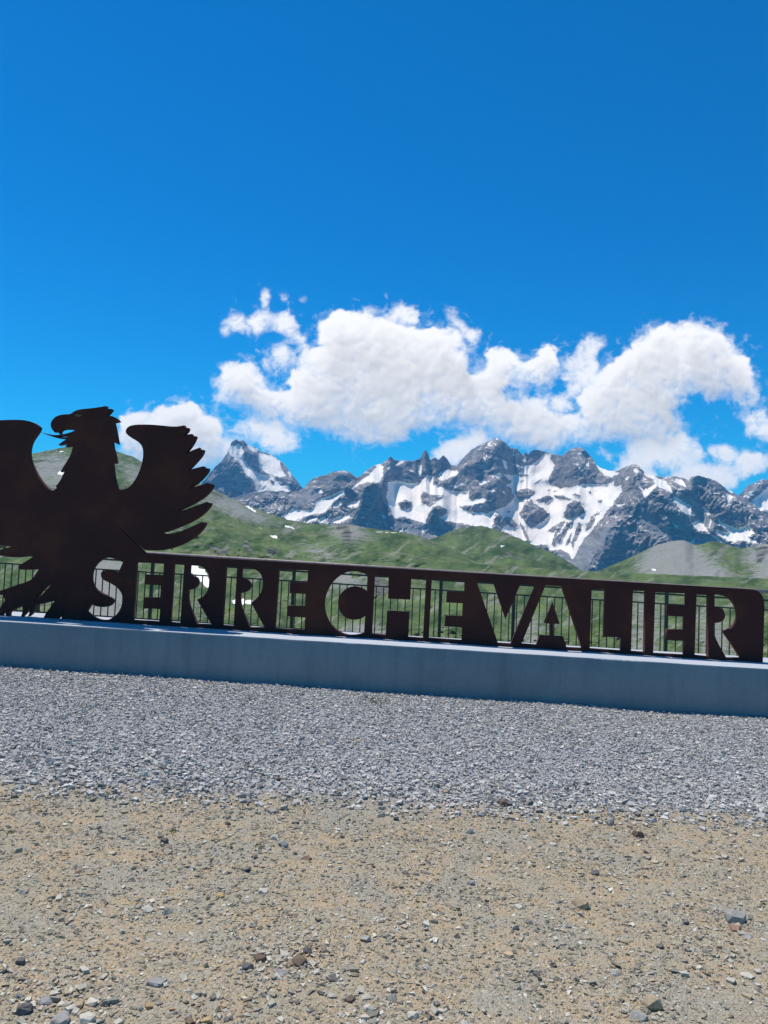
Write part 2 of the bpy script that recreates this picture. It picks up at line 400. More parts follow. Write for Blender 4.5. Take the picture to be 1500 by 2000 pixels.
bump(t, b, mth(t, 'ADD', mth(t, 'MULTIPLY', v1.outputs['Distance'], -.8), mth(t, 'ADD', nB.outputs[0], nC.outputs[0])),   .7, .010)

def stone_mat(name, stops, sat=1.0):
    m, t, b = mat(name, .88, .2)
    g = t.nodes.new('ShaderNodeNewGeometry')
    c = ramp(t, g.outputs['Random Per Island'], stops)
    n = noise(t, g.outputs['Position'], 90, 4, .7)
    c = mixc(t, mth(t, 'MULTIPLY', mth(t, 'SUBTRACT', n.outputs[0], .5), 1.2, clamp=True), c, (.6, .6, .58))
    setc(t, b, c); bump(t, b, n.outputs[0], .4, .004)
    return m
M_GRAVEL = stone_mat('grey_gravel', [(0, (.13, .127, .122)), (.12, (.25, .24, .215)), (.45, (.41, .39, .355)), (.8, (.50, .475, .435)), (.96, (.60, .57, .52)), (1, (.46, .41, .33))])
M_GRIT = stone_mat('dirt_grit', [(0, (.12, .11, .095)), (.12, (.22, .20, .155)), (.4, (.28, .245, .175)), (.65, (.39, .30, .18)), (.85, (.42, .39, .32)), (.96, (.60, .57, .48)), (1, (.46, .29, .14))])
M_GRIT2 = stone_mat('mixed_chips', [(0, (.13, .12, .10)), (.2, (.30, .275, .22)), (.6, (.43, .39, .31)), (.9, (.56, .51, .41)), (1, (.42, .30, .19))])
def rock_mat(name, c0, c1):
    m, t, b = mat(name, .88, .2)
    o = t.nodes.new('ShaderNodeTexCoord').outputs['Object']
    n = noise(t, o, 28, 6, .65); n2 = noise(t, o, 130, 4, .7)
    c = ramp(t, n.outputs[0], [(.3, c0), (.68, c1)])
    c = mixc(t, mth(t, 'MULTIPLY', maprange(t, n2.outputs[0], .5, .8), .4), c, tuple(min(.7, q*1.6) for q in c1))
    setc(t, b, c); bump(t, b, mth(t, 'ADD', n.outputs[0], mth(t, 'MULTIPLY', n2.outputs[0], .4)), .6, .006)
    return m
RM = {'pale': rock_mat('pale_stone', (.42, .38, .30), (.56, .51, .42)), 'grey': rock_mat('grey_stone', (.22, .21, .19), (.34, .325, .295)),
      'dark': rock_mat('dark_stone', (.085, .08, .075), (.16, .15, .14)), 'brown': rock_mat('brown_stone', (.11, .075, .055), (.20, .14, .10)),
      'tan': rock_mat('tan_stone', (.30, .23, .15), (.44, .34, .22)), 'red': rock_mat('reddish_stone', (.24, .14, .10), (.36, .22, .16)),
      'ochre': rock_mat('ochre_stone', (.38, .24, .10), (.50, .36, .18))}
M_GRASS, t, b = mat('grass_blades', .8, .1)
g = t.nodes.new('ShaderNodeNewGeometry')
setc(t, b, ramp(t, g.outputs['Random Per Island'], [(0, (.07, .11, .025)), (.6, (.14, .17, .05)), (1, (.26, .25, .10))]))

# high mountain: rock with snow where the snow lies
def mountain_mat(name):
    m, t, b = mat(name, .9, .1)
    p_ = pos(t)
    mp = t.nodes.new('ShaderNodeMapping'); mp.inputs['Scale'].default_value = (.004, .004, .004); t.links.new(p_, mp.inputs[0])
    n1 = noise(t, mp.outputs[0], 1.0, 7, .65, .5)
    mp2 = t.nodes.new('ShaderNodeMapping'); mp2.inputs['Scale'].default_value = (.011, .011, .03); mp2.inputs['Rotation'].default_value = (.5, .5, 0); t.links.new(p_, mp2.inputs[0])
    n2 = noise(t, mp2.outputs[0], 1.0, 7, .7, .3)
    c = ramp(t, n2.outputs[0], [(.28, (.085, .078, .08)), (.44, (.18, .162, .155)), (.55, (.31, .27, .24)), (.68, (.48, .42, .37))])
    c = mixc(t, maprange(t, n1.outputs[0], .45, .7, 0, .5), c, (.18, .155, .14))
    sc_ = getattr_(t, 'scree')
    c = mixc(t, mth(t, 'MULTIPLY', sc_, .85), c, mixc(t, n2.outputs[0], (.20, .19, .185), (.33, .315, .30)))
    gr = getattr_(t, 'grass')
    c = mixc(t, gr, c, mixc(t, n1.outputs[0], (.05, .075, .03), (.10, .13, .055)))
    s = getattr_(t, 'snow')
    mp3 = t.nodes.new('ShaderNodeMapping'); mp3.inputs['Scale'].default_value = (.022, .022, .03); t.links.new(p_, mp3.inputs[0])
    n4 = noise(t, mp3.outputs[0], 1.0, 8, .7, .4)
    s = maprange(t, mth(t, 'ADD', s, mth(t, 'MULTIPLY', mth(t, 'SUBTRACT', n4.outputs[0], .5), .8)), .37, .48)
    gq = t.nodes.new('ShaderNodeNewGeometry'); sq = t.nodes.new('ShaderNodeSeparateXYZ'); t.links.new(gq.outputs['Normal'], sq.inputs[0])
    # old snow also lies on the ledges flat enough to hold it
    led = mth(t, 'MULTIPLY', maprange(t, sq.outputs[2], .70, .84), maprange(t, n4.outputs[0], .53, .60))
    led = mth(t, 'MULTIPLY', led, mth(t, 'SUBTRACT', 1.0, sc_, clamp=True))
    s = mth(t, 'MAXIMUM', s, led)
    sn = mixc(t, maprange(t, n1.outputs[0], .35, .7), (.98, .89, .79), (.86, .77, .68))
    c = mixc(t, s, c, sn)
    setc(t, b, c)
    return m
M_MT = mountain_mat('mountain_rock_and_snow')

def hill_mat(name, fine=False):
    m, t, b = mat(name, .95, .05)
    p_ = pos(t)
    def nz(sx, sy, sz, det=7, ro=.62, di=.3):
        mp = t.nodes.new('ShaderNodeMapping'); mp.inputs['Scale'].default_value = (sx, sy, sz); t.links.new(p_, mp.inputs[0])
        return noise(t, mp.outputs[0], 1.0, det, ro, di).outputs[0]
    n1 = nz(.006, .006, .006); n2 = nz(.026, .026, .03, 9, .68); n3 = nz(.12, .12, .14, 9, .7)
    if fine: n1 = nz(.02, .02, .02); n2 = nz(.11, .11, .14, 9, .7); n3 = nz(.6, .6, .7, 8, .7)
    c = ramp(t, n1, [(.3, (.045, .088, .024)), (.46, (.064, .112, .030)), (.56, (.100, .136, .048)), (.7, (.165, .168, .09))])
    c = mixc(t, maprange(t, n2, .42, .62, 0, .8), c, (.040, .072, .026))
    c = mixc(t, maprange(t, n3, .48, .66, 0, .75), c, (.22, .22, .155))
    stk = getattr_(t, 'streak'); fd = getattr_(t, 'fold_shade')
    c = mixc(t, maprange(t, fd, .0, .30, 0, .75), c, (.026, .058, .017))  # shaded and sunny sides of folds painted into the grass colour by noise
    c = mixc(t, maprange(t, fd, -.35, -.02, .65, 0), c, (.125, .175, .055))
    c = mixc(t, mth(t, 'MULTIPLY', maprange(t, mth(t, 'ADD', stk, mth(t, 'MULTIPLY', mth(t, 'SUBTRACT', n3, .5), .9)), .12, .34), .6), c, (.24, .235, .19))
    sc_ = getattr_(t, 'scree')
    s2 = maprange(t, mth(t, 'ADD', sc_, mth(t, 'MULTIPLY', mth(t, 'SUBTRACT', mth(t, 'MULTIPLY', mth(t, 'ADD', n2, n3), .5), .5), 3.2)), .25, .75)
    c = mixc(t, mth(t, 'MULTIPLY', s2, .9), c, mixc(t, n3, (.15, .15, .135), (.34, .335, .31)))
    rk = getattr_(t, 'crag')
    r2 = maprange(t, mth(t, 'ADD', rk, mth(t, 'MULTIPLY', mth(t, 'SUBTRACT', n3, .5), 3.4)), .62, .78)
    c = mixc(t, r2, c, mixc(t, maprange(t, n2, .4, .6), (.035, .037, .04), (.17, .165, .15)))
    s = getattr_(t, 'snow')
    s = maprange(t, mth(t, 'ADD', s, mth(t, 'MULTIPLY', mth(t, 'SUBTRACT', n3, .5), .5)), .44, .56)
    c = mixc(t, s, c, (.82, .80, .78))
    setc(t, b, c)
    return m
M_HILL = hill_mat('alpine_meadow_and_scree'); M_MEAD = hill_mat('near_meadow', True)

# ------------------------------------------------------------------ mountains and hills as real terrain
def relief(name, sil, ybot, r_fun, step=(1.6, 1.6), snow=(), rock=(), scree=(), grass=(), crag=(), ribs=(), cliff=(),
           tan_lo=.5, tan_hi=1.6, noise_amp=90, wl=40, sil_noise=1.5, material=None, seed=0, warp=1.9, slope=True, back=900, scr0=0.0):
    """terrain sheet: columns by bearing, rows rising up the slope; the slope's own steepness gives every row its distance"""
    sx = np.array([p[0] for p in sil], float); sy = np.array([p[1] for p in sil], float)
    X = np.arange(sx[0], sx[-1], step[0]); top = np.interp(X, sx, sy)
    top = top+fbm(X/14, X*0+seed, 5, .62, seed)*sil_noise*1.6
    nr = int((ybot-top.min())/step[1])
    T = np.linspace(0, 1, nr)[:, None]
    yb = ybot+0*X
    Y = yb[None]+(top-yb)[None]*T
    XX = np.repeat(X[None], nr, 0)
    wx = XX+warp*2*fbm(XX/11, Y/11, 4, .6, seed+5)+warp*1.3*fbm(XX/3.1, Y/3.1, 3, .6, seed+8)
    wy = Y+warp*1.3*fbm(XX/11, Y/11, 4, .6, seed+15)+warp*fbm(XX/3.1, Y/3.1, 3, .6, seed+28)
    def mask(polys):
        m = np.zeros(XX.shape, bool)
        for p in polys: m |= inpoly(wx, wy, p)
        return m
    S = (mask(snow) & ~mask(rock)).astype(float)
    if not slope:
        wx = wx+26*fbm(XX/40, Y/25, 5, .62, seed+95); wy = wy+16*fbm(XX/40, Y/25, 5, .62, seed+96)
    SCR = mask(scree).astype(float); SCR = SCR if slope else blur(SCR, 6, 9)*.92; GR = mask(grass).astype(float); CL = (mask(cliff) & (S < .5)).astype(float); CR = mask(crag).astype(float)
    D = ray(XX, Y)
    hyp = np.hypot(D[..., 0], D[..., 1]); te = D[..., 2]/hyp
    ux, uy = D[..., 0]/hyp, D[..., 1]/hyp
    if slope:
        g = np.where(S > 0, tan_lo, tan_hi); g = np.where(SCR > 0, .75, g)
        inv = 1/np.maximum(g, .2); inv = np.where(CL > 0, .10, inv)
        inv = .85*blur(inv, 1.5, 2.5)+.15*blur(inv, 10, 40)
        dte = np.diff(te, axis=0, prepend=te[:1])
        Rr = np.zeros_like(te); Rr[0] = r_fun(X)
        for i in range(1, nr):
            k = inv[i]
            row = Rr[i-1]*(1+np.maximum(dte[i]*k/np.maximum(1-te[i]*k, .3), 0))
            mean = blur(row[None], 0, 30)[0]          # shelves above a wall run back to meet their neighbours
            row = row+.05*(1-CL[i])*(mean-row)
            Rr[i] = np.maximum(row, Rr[i-1]*(1+dte[i]*.12))
    else:
        Rr = r_fun(X, T, XX, Y)
    mpp_ = Rr.mean()/F
    for (pl, A, a1, a2) in ribs:
        px = np.array([q[0] for q in pl]); py = np.array([q[1] for q in pl]); o = np.argsort(py)
        xr = np.interp(Y, py[o], px[o])+6*fbm(Y/25, Y*0+A, 3, .5, seed+2)
        fade = np.clip((Y-py.min()+14)/22, 0, 1)*np.clip((py.max()+A*.42+10-Y)/(A*.42+10), 0, 1)
        d = XX-xr
        q = np.where(d < 0, 1+d/a1, 1-d/a2); q = np.clip(q, 0, 1)
        q = q*q*(3-2*q)*.5+q*.5
        Rr = Rr-A*q*fade
    mind = np.maximum(np.diff(te, axis=0, prepend=te[:1]), 0)*((.46-.36*blur(CL, 1, 2)) if slope else .2)*Rr
    for i in range(1, nr): Rr[i] = np.maximum(Rr[i], Rr[i-1]+mind[i])
    Rr = blur(Rr, 1.2, 2.2)
    # gullies and ribs, finer and finer, along the line of fall
    amp = noise_amp*(1-.75*blur(S, 2.5, 2.5))*(1-.5*blur(SCR, 3, 3))*(1-.45*blur(CL, 3, 3))
    qx = XX+wl*.5*fbm(XX/55, Y/40, 3, .5, seed+4); qy = Y+wl*.5*fbm(XX/48, Y/50, 3, .5, seed+6)
    rn = ridged(qx/wl, qy/(wl*1.6), 4, .58, seed+40)
    rn2 = ridged((qx+.7*qy)/(wl*.5), (qy-.4*qx)/(wl*.9), 4, .6, seed+60)
    rn3 = ridged((qx-.5*qy)/(wl*.26), (qy+.3*qx)/(wl*.34), 5, .75, seed+80)
    edge = np.clip((1-T)*9, .25, 1)
    Rr = Rr-(amp*rn+amp*.5*rn2+amp*.36*rn3)*edge
    Rr = Rr-noise_amp*1.2*fbm(XX/90, Y/60, 3, .5, seed+70)
    V = np.stack([EYE[0]+ux*Rr, EYE[1]+uy*Rr, EYE[2]+te*Rr], -1)
    # the far side of the mountain
    ext = []; last = V[-1]; u = np.stack([ux[-1], uy[-1]], -1)
    for k, f_ in enumerate((.04, .15, .4, 1.0)):
        q = last.copy(); q[:, :2] += u*(back*f_); q[:, 2] -= back*f_*(.9+.25*fbm(X/20, X*0+k, 3, .5, seed+90)); ext.append(q)
    V = np.concatenate([V, np.array(ext)], 0)
    nrr, nc = V.shape[:2]
    idx = np.arange(nrr*nc).reshape(nrr, nc)
    q = np.stack([idx[:-1, :-1], idx[:-1, 1:], idx[1:, 1:], idx[1:, :-1]], -1).reshape(-1, 4)
    me = mesh_np(name, V.reshape(-1, 3), q, smooth=True)
    padr = lambda A: np.concatenate([A, np.repeat(A[-1:], 4, 0)], 0)
    attr(me, 'snow', padr(blur(S, .5, .5))); attr(me, 'scree', padr(np.maximum(blur(SCR, 2.5, 2.5), scr0)))
    st = fbm((XX+1.5*Y)/26+.8*fbm(XX/60, Y/50, 3, .5, seed+7), (1.2*Y-XX)/120, 5, .62, seed+101)
    st2 = fbm((XX-.8*Y)/60, (Y+XX*.3)/30, 5, .6, seed+111)
    attr(me, 'streak', padr(st)); attr(me, 'fold_shade', padr(st2))
    attr(me, 'grass', padr(blur(GR, 2, 2))); attr(me, 'crag', padr(blur(CR, 1.2, 1.2)))
    o = link(name, me, material); tag(o, kind='structure')
    return o

# --- snow fields, traced
SN_MAIN = [A_(p) for p in [
 [(415,455),(470,420),(560,430),(600,385),(640,360),(740,320),(745,335),(690,375),(640,440),(560,452),(480,480),(440,478)],
 [(560,395),(620,365),(700,345),(690,360),(620,400)],
 [(660,500),(690,470),(770,450),(775,470),(720,490),(660,503)], [(600,480),(640,460),(660,470),(620,495)], [(520,490),(600,465),(600,475),(540,496)],
 [(680,410),(720,380),(730,390),(700,415)], [(750,400),(780,385),(822,375),(820,405),(760,408)],
 [(775,315),(830,270),(880,235),(910,200),(945,190),(950,235),(930,280),(870,275),(820,290),(785,318)],
 [(605,320),(625,318),(628,335),(610,335)], [(905,190),(930,180),(955,200),(930,212)], [(960,200),(985,195),(988,212)], [(1010,190),(1040,165),(1060,170),(1020,192)],
 [(975,280),(1040,270),(1080,285),(1150,280),(1180,240),(1225,240),(1215,290),(1300,320),(1370,330),(1405,330),(1400,370),(1450,375),(1430,400),(1345,400),(1380,430),(1430,440),(1500,440),(1500,520),(1400,505),(1350,480),(1300,450),(1290,420),(1250,400),(1210,410),(1185,460),(1175,495),(1120,480),(1060,460),(1010,470),(985,410),(965,350),(975,320)],
 [(1250,230),(1300,215),(1350,215),(1345,235),(1270,270),(1250,262)], [(1138,190),(1157,185),(1157,245),(1138,240)], [(1085,210),(1110,215),(1120,228),(1095,222)],
 [(945,450),(965,455),(962,475),(950,470)], [(1035,540),(1060,518),(1055,545)], [(1155,530),(1168,530),(1165,552)], [(1300,300),(1370,285),(1385,290),(1330,305)]]] + [B_(p) for p in [
 [(860,255),(890,215),(960,200),(970,260),(1000,290),(980,350),(945,400),(960,460),(1050,490),(1150,480),(1230,450),(1420,455),(1500,430),(1500,610),(1430,690),(1340,800),(1290,870),(1230,930),(1150,1085),(1130,1040),(1060,1000),(960,1005),(940,960),(840,965),(700,900),(540,830),(560,720),(500,700),(475,830),(420,800),(440,740),(390,735),(470,680),(570,650),(640,600),(660,560),(640,490),(600,470),(640,430),(570,370),(640,380),(690,375),(740,330),(650,285),(720,300),(800,290)],
 [(0,480),(70,480),(130,520),(280,515),(290,590),(350,580),(390,570),(440,590),(400,610),(330,620),(180,640),(270,680),(280,720),(400,740),(390,790),(330,800),(210,780),(100,760),(40,745),(110,690),(100,640),(30,620),(20,600),(80,560),(0,540)],
 [(35,370),(100,330),(190,350),(100,415),(40,420)], [(490,385),(540,355),(560,390),(530,405)], [(350,450),(390,415),(440,440),(380,460)],
 [(450,515),(490,495),(505,520)], [(550,515),(580,510),(590,540)], [(555,245),(590,260),(610,320),(590,330)], [(720,250),(750,240),(780,280)], [(440,110),(470,100),(465,135),(440,135)],
 [(480,110),(510,110),(505,130)], [(400,220),(420,215),(420,260)], [(500,70),(530,65),(520,82)], [(130,465),(240,450),(240,460),(150,478)], [(400,180),(440,225),(430,225)], [(650,160),(660,165),(658,220),(648,215)],
 [(915,195),(970,205),(950,235),(915,225)], [(230,285),(265,275),(255,290)], [(1185,195),(1220,185),(1215,205)], [(1255,285),(1290,270),(1290,300),(1260,305)],
 [(430,600),(480,580),(470,600)]]] + [C_(p) for p in [
 [(340,340),(430,330),(425,385),(375,440),(340,480)], [(245,185),(300,195),(380,230),(410,240),(360,270),(300,260)],
 [(555,310),(590,370),(680,315),(690,325),(620,410),(590,415),(570,370)], [(585,215),(640,245),(740,300),(795,350),(790,375),(700,345),(660,290),(600,255)],
 [(820,280),(860,285),(900,320),(895,340),(815,310)], [(810,400),(900,470),(920,465),(960,550),(900,540),(850,500),(815,455)],
 [(1015,480),(1060,510),(1080,540),(1060,550)], [(945,610),(1000,575),(1060,665),(1000,665),(960,645)],
 [(1130,570),(1200,620),(1280,650),(1360,610),(1400,680),(1350,710),(1455,760),(1400,750),(1270,730),(1260,750),(1200,730),(1120,680),(1115,650),(1200,680),(1210,660),(1140,610)],
 [(1075,575),(1090,590),(1075,650),(1065,640)], [(920,755),(965,715),(960,765)], [(785,600),(850,635),(840,645)], [(1170,340),(1245,380),(1230,385)],
 [(540,600),(570,625),(560,640)], [(535,400),(580,470),(570,472)], [(1190,390),(1240,410),(1215,460)], [(1080,690),(1150,720),(1190,760),(1270,780),(1230,790),(1130,730)],
 [(455,280),(485,265),(470,290)], [(515,210),(550,215),(575,240),(530,235)], [(390,470),(460,465),(430,480),(400,490)], [(1050,710),(1065,710),(1060,725)], [(1350,560),(1365,555),(1360,580)]]]
RK_MAIN = [A_(p) for p in [[(1030,390),(1060,370),(1100,380),(1110,400),(1080,425),(1040,420)], [(1150,345),(1165,325),(1200,345),(1280,345),(1240,380),(1200,410),(1155,385)]]] + [B_(p) for p in [
 [(670,520),(720,490),(780,490),(835,510),(820,550),(730,590),(680,570)],
 [(720,680),(760,610),(800,575),(840,620),(900,650),(960,710),(900,770),(800,825),(750,770),(700,700)],
 [(840,590),(900,560),(950,545),(985,570),(940,610),(870,610)], [(1075,690),(1110,620),(1160,590),(1210,595),(1240,660),(1270,690),(1200,720),(1140,745),(1080,730)],
 [(930,850),(1000,800),(1070,760),(1090,760),(1040,820),(980,860)], [(535,810),(570,740),(600,720),(650,740),(690,800),(660,830),(600,790),(560,830)],
 [(700,760),(740,800),(800,940),(780,945),(730,850)], [(985,545),(1060,545),(1150,580),(1120,590),(1010,565)], [(670,380),(740,362),(800,385),(760,395)],
 [(700,425),(740,415),(750,430),(715,440)], [(930,500),(960,495),(955,515)], [(830,445),(890,410),(900,415),(845,450)], [(1140,540),(1170,530),(1230,565),(1180,555)], [(1290,510),(1315,520),(1300,540)],
 [(1360,600),(1400,580),(1390,610)], [(1340,710),(1390,680),(1370,710)], [(1270,770),(1340,750),(1320,800),(1260,860)],
 [(980,510),(1040,500),(1000,520)], [(600,680),(630,670),(620,700)], [(515,740),(530,720),(525,755)], [(610,330),(640,320),(650,365),(600,365)],
 [(1070,765),(1090,765),(1030,860),(1000,980),(975,960),(1000,860)], [(1110,770),(1160,765),(1060,900),(1040,960),(1020,900)], [(1190,780),(1215,770),(1220,850),(1170,940),(1150,1020),(1140,950),(1165,880)],
 [(1120,880),(1150,850),(1120,960),(1085,970)]]] + [C_(p) for p in [[(185,370),(210,370),(210,390),(190,390)], [(255,440),(290,430),(260,460)], [(80,385),(130,405),(120,412)], [(1150,630),(1200,650),(1190,670),(1140,645)], [(200,560),(230,540),(260,500),(230,600),(190,650)]]]
SC_MAIN = [B_(p) for p in [[(1250,900),(1380,880),(1480,760),(1500,900),(1380,1000),(1240,1180),(1130,1120),(1190,1030)], [(1000,1000),(1120,1040),(1140,1120),(1060,1060)], [(600,300),(700,290),(860,340),(800,400),(860,480),(780,470)],[(820,430),(950,400),(960,460),(850,500)]]] + \
          [C_(p) for p in [[(970,690),(1060,700),(1250,780),(1260,830),(1000,760)], [(560,470),(640,560),(740,680),(700,740),(600,650),(520,580)], [(850,380),(1000,470),(1120,600),(1080,660),(960,560)]]] + [A_(p) for p in [[(1010,480),(1190,500),(1200,580),(1100,560),(1040,530)], [(420,450),(560,300),(640,340),(520,410)]]]
RIBS_MAIN = [(A_([(905,195),(880,260),(862,320),(835,400),(800,540)]), 110, 60, 52),
             (A_([(740,212),(700,300),(600,380)]), 120, 50, 60),
             (A_([(560,270),(520,350),(480,420)]), 90, 30, 40),
             (B_([(500,65),(545,160),(575,260),(520,360)]), 200, 70, 22),
             (B_([(370,125),(330,260),(250,330),(140,430)]), 140, 40, 60),
             (B_([(1215,140),(1185,250),(1180,380),(1200,460)]), 200, 45, 34),
             (B_([(660,150),(700,260)]), 90, 20, 20),
             (B_([(450,380),(560,500),(480,650)]), 110, 60, 22),
             (C_([(520,175),(545,290),(560,420),(640,580),(760,700)]), 330, 150, 90),
             (C_([(690,330),(740,450),(850,560),(960,700)]), 170, 60, 60),
             (C_([(470,605),(400,680),(270,820),(190,960)]), 420, 80, 70),
             (C_([(990,258),(1060,420),(1180,560),(1300,640)]), 120, 70, 70),
             (C_([(940,262),(930,320),(900,400)]), 120, 30, 40)]
CLIFF_MAIN = [A_([(840,310),(900,290),(955,330),(972,400),(1010,500),(960,537),(850,522),(790,500),(820,400)]), A_([(1210,420),(1290,412),(1300,440),(1260,480),(1350,490),(1330,530),(1230,570),(1180,545),(1190,470)]),
 B_([(958,462),(950,400),(1010,320),(1060,230),(1120,175),(1160,260),(1178,350),(1190,440),(1150,480),(1050,490)]), B_([(200,330),(290,300),(400,250),(480,340),(400,390),(250,440),(190,430)]),
 B_([(480,200),(560,115),(620,150),(650,260),(590,330),(545,250)]), B_([(660,160),(700,180),(730,260),(690,290),(650,240)]), B_([(760,720),(820,700),(900,720),(890,775),(800,822),(760,780)]), B_([(290,560),(420,520),(560,540),(640,560),(560,640),(400,700),(300,690),(340,640)]),
 C_([(560,430),(590,420),(680,345),(740,420),(860,500),(940,600),(965,700),(905,745),(760,740),(700,680),(600,600),(540,520)]), C_([(480,300),(540,240),(560,300),(580,400),(540,420),(490,380)]),
 C_([(440,610),(530,650),(480,720),(520,780),(620,800),(560,850),(400,910),(240,950),(230,920),(330,800),(400,700)]), C_([(940,280),(1000,265),(1060,300),(1050,330),(960,330)]), C_([(1180,560),(1320,540),(1340,600),(1260,620),(1190,600)]),
 A_([(560,300),(650,245),(740,225),(790,250),(740,300),(640,310)]), A_([(960,200),(1000,160),(1130,180),(1160,120),(1190,140),(1260,150),(1300,180),(1240,230),(1170,200),(1100,270),(1000,250)])]
SIL_MAIN = [(300,1010),(420,985),(480,965),(520,958)] + A_([(515,330),(535,300),(560,270),(590,250),(650,235),(700,220),(740,212),(780,228),(805,250),(830,245),(860,215),(900,190),(940,178),(970,160),(990,138),(1010,158),(1050,165),(1100,162),(1150,152),(1160,125),(1175,103),(1190,130),(1200,160),(1225,146),(1245,160),(1270,134),(1290,152),(1310,185)]) + \
  B_([(180,300),(230,240),(290,175),(370,125),(440,95),(485,75),(500,62),(540,75),(590,105),(640,155),(680,148),(720,195),(735,212),(760,180),(775,205),(800,185),(830,163),(880,170),(950,190),(1000,203),(1060,213),(1110,175),(1160,150),(1210,138),(1250,160),(1310,230),(1350,290)]) + \
  C_([(243,182),(270,200),(330,222),(390,228),(430,205),(475,185),(520,174),(550,183),(580,220),(630,250),(690,262),(760,268),(830,265),(920,290),(935,265),(990,256),(1050,275),(1110,290),(1170,335),(1240,380),(1300,415),(1380,460),(1450,520),(1500,545),(1600,590)]) + [(1620,1010),(1900,1030)]
relief('mountain', SIL_MAIN, 1150, lambda X: 6300+350*np.sin(X/130)+200*np.cos(X/57), step=(1.25, 1.3), snow=SN_MAIN, rock=RK_MAIN, scree=SC_MAIN, ribs=RIBS_MAIN, cliff=CLIFF_MAIN,
       tan_lo=.40, tan_hi=1.35, noise_amp=60, wl=34, sil_noise=1.7, material=M_MT, seed=3)
SIL_M = [(200,1010),(330,985),(380,958),(405,930),(425,908)] + A_([(95,160),(118,125),(128,100),(140,66),(152,60),(165,50),(180,58),(200,52),(230,75),(270,92),(300,113),(350,127),(400,160),(430,190),(460,230),(490,270),(515,305)]) + [(620,975),(700,1010)]
SN_M = [A_(p) for p in [[(112,96),(140,85),(185,72),(205,110),(207,158),(235,190),(270,220),(300,235),(345,232),(370,255),(412,280),(400,300),(450,294),(455,322),(382,345),(375,375),(330,412),(285,398),(276,330),(262,272),(225,238),(190,175),(150,145)],
        [(285,118),(330,130),(365,138),(395,162),(405,200),(438,245),(385,252),(330,225),(290,205)], [(255,370),(290,345),(285,378)], [(225,80),(295,102),(280,120),(236,104)], [(205,330),(215,335),(212,350)], [(150,300),(158,298),(156,310)], [(440,210),(460,232),(452,250)], [(400,330),(440,330),(400,365)]]]
RK_M = [A_(p) for p in [[(300,215),(330,225),(350,240),(320,240)], [(340,260),(380,275),(360,290)], [(210,90),(240,100),(235,140),(215,130)]]]
relief('mountain', SIL_M, 1100, lambda X: 8600+0*X, step=(1.5, 1.5), snow=SN_M, rock=RK_M, scree=[], cliff=[A_([(30,215),(105,165),(140,180),(200,220),(250,270),(270,330),(262,390),(100,330),(-20,300)]), A_([(200,80),(240,110),(290,150),(290,210),(240,190),(208,150)]), A_([(410,190),(450,230),(480,290),(440,280)])],
       ribs=[(A_([(150,60),(90,200),(40,330)]), 80, 60, 40), (A_([(350,130),(440,260),(450,380)]), 110, 60, 60)],
       tan_lo=.5, tan_hi=1.6, noise_amp=85, wl=26, sil_noise=3.0, material=M_MT, seed=31)
SIL_R = [(1350,1010)] + C_([(1150,480),(1250,420),(1305,390),(1330,350),(1360,330),(1400,312),(1420,303),(1460,285),(1500,290)]) + [(1560,925),(1640,905),(1720,930),(1900,960)]
relief('mountain', SIL_R, 1100, lambda X: 8900+0*X, step=(1.8, 1.8), snow=[C_([(1320,410),(1390,370),(1400,380),(1360,425)]), C_([(1380,450),(1430,400),(1500,340),(1620,330),(1600,480),(1440,515),(1400,480)])],
       ribs=[(C_([(1430,300),(1400,400),(1420,500)]), 260, 60, 60)], tan_lo=.5, tan_hi=1.6, noise_amp=80, wl=30, sil_noise=1.6, material=M_MT, seed=47)

# --- nearer green hills
def hrad(r0, r1, p=1.3, wob=0.0):
    def f(X, T, XX, Y):
        tt = (T**p)
        return (r0*(r1/r0)**tt)*(1+wob*np.sin(XX/170.0))
    return f
SN_H1 = [A_(p) for p in [[(205,395),(250,410),(275,432),(268,440),(225,412)], [(320,430),(350,440),(352,448)], [(285,512),(300,518),(300,527)], [(418,502),(440,508),(478,522),(470,528),(430,515)],
         [(348,560),(385,565),(388,575),(362,573)]]] + [ZA(p, 0, 780, 6) for p in [[(670,870),(700,840),(768,820),(730,900)], [(660,600),(780,605),(770,622),(670,612)]]] + [ZA([(1220,1225),(1260,1210),(1250,1235)], 0, 780, 5)] + [A_([(860,535),(900,538),(1040,548),(960,546)])]
CR_H1 = [A_(p) for p in [[(700,505),(730,505),(760,530),(785,575),(775,605),(740,590),(720,560)], [(180,570),(240,610),(262,660),(230,672),(200,620)], [(20,610),(100,620),(130,660),(60,665)], [(320,620),(380,640),(420,680),(350,672)]]]
SC_H1 = [A_(p) for p in [[(-60,330),(60,330),(200,400),(330,440),(420,490),(300,500),(160,470),(60,420),(-60,400)], [(500,580),(560,600),(600,690),(540,700)], [(600,590),(660,600),(700,690),(650,700)], [(690,620),(730,640),(780,700),(730,700)],
         [(890,600),(940,600),(960,640),(900,640)], [(650,500),(800,500),(880,560),(820,620),(690,560)]]] + [ZA([(340,680),(850,620),(850,1060),(400,1060)], 0, 780, 6), [(220,885),(300,920),(330,960),(250,960)]]
SIL_H1 = [(-420,930),(-200,915),(0,902),(60,887),(90,880),(130,873),(170,871),(225,880),(240,885),(262,893),(285,907),(330,925),(400,947),(415,953),(450,972),(490,990),(530,1003),(560,1015),(600,1022),(650,1025),(680,1024),(700,1027),(730,1033),(760,1036),(800,1042),(835,1052),(870,1066),(920,1085),(1000,1105),(1100,1125),(1220,1160)]
relief('hill', SIL_H1, 1175, hrad(420, 1500, 1.2, .1), step=(3.0, 2.4), snow=SN_H1, scree=SC_H1, crag=CR_H1, noise_amp=42, wl=80, sil_noise=.9, material=M_HILL, seed=51, slope=False, back=500, warp=2)
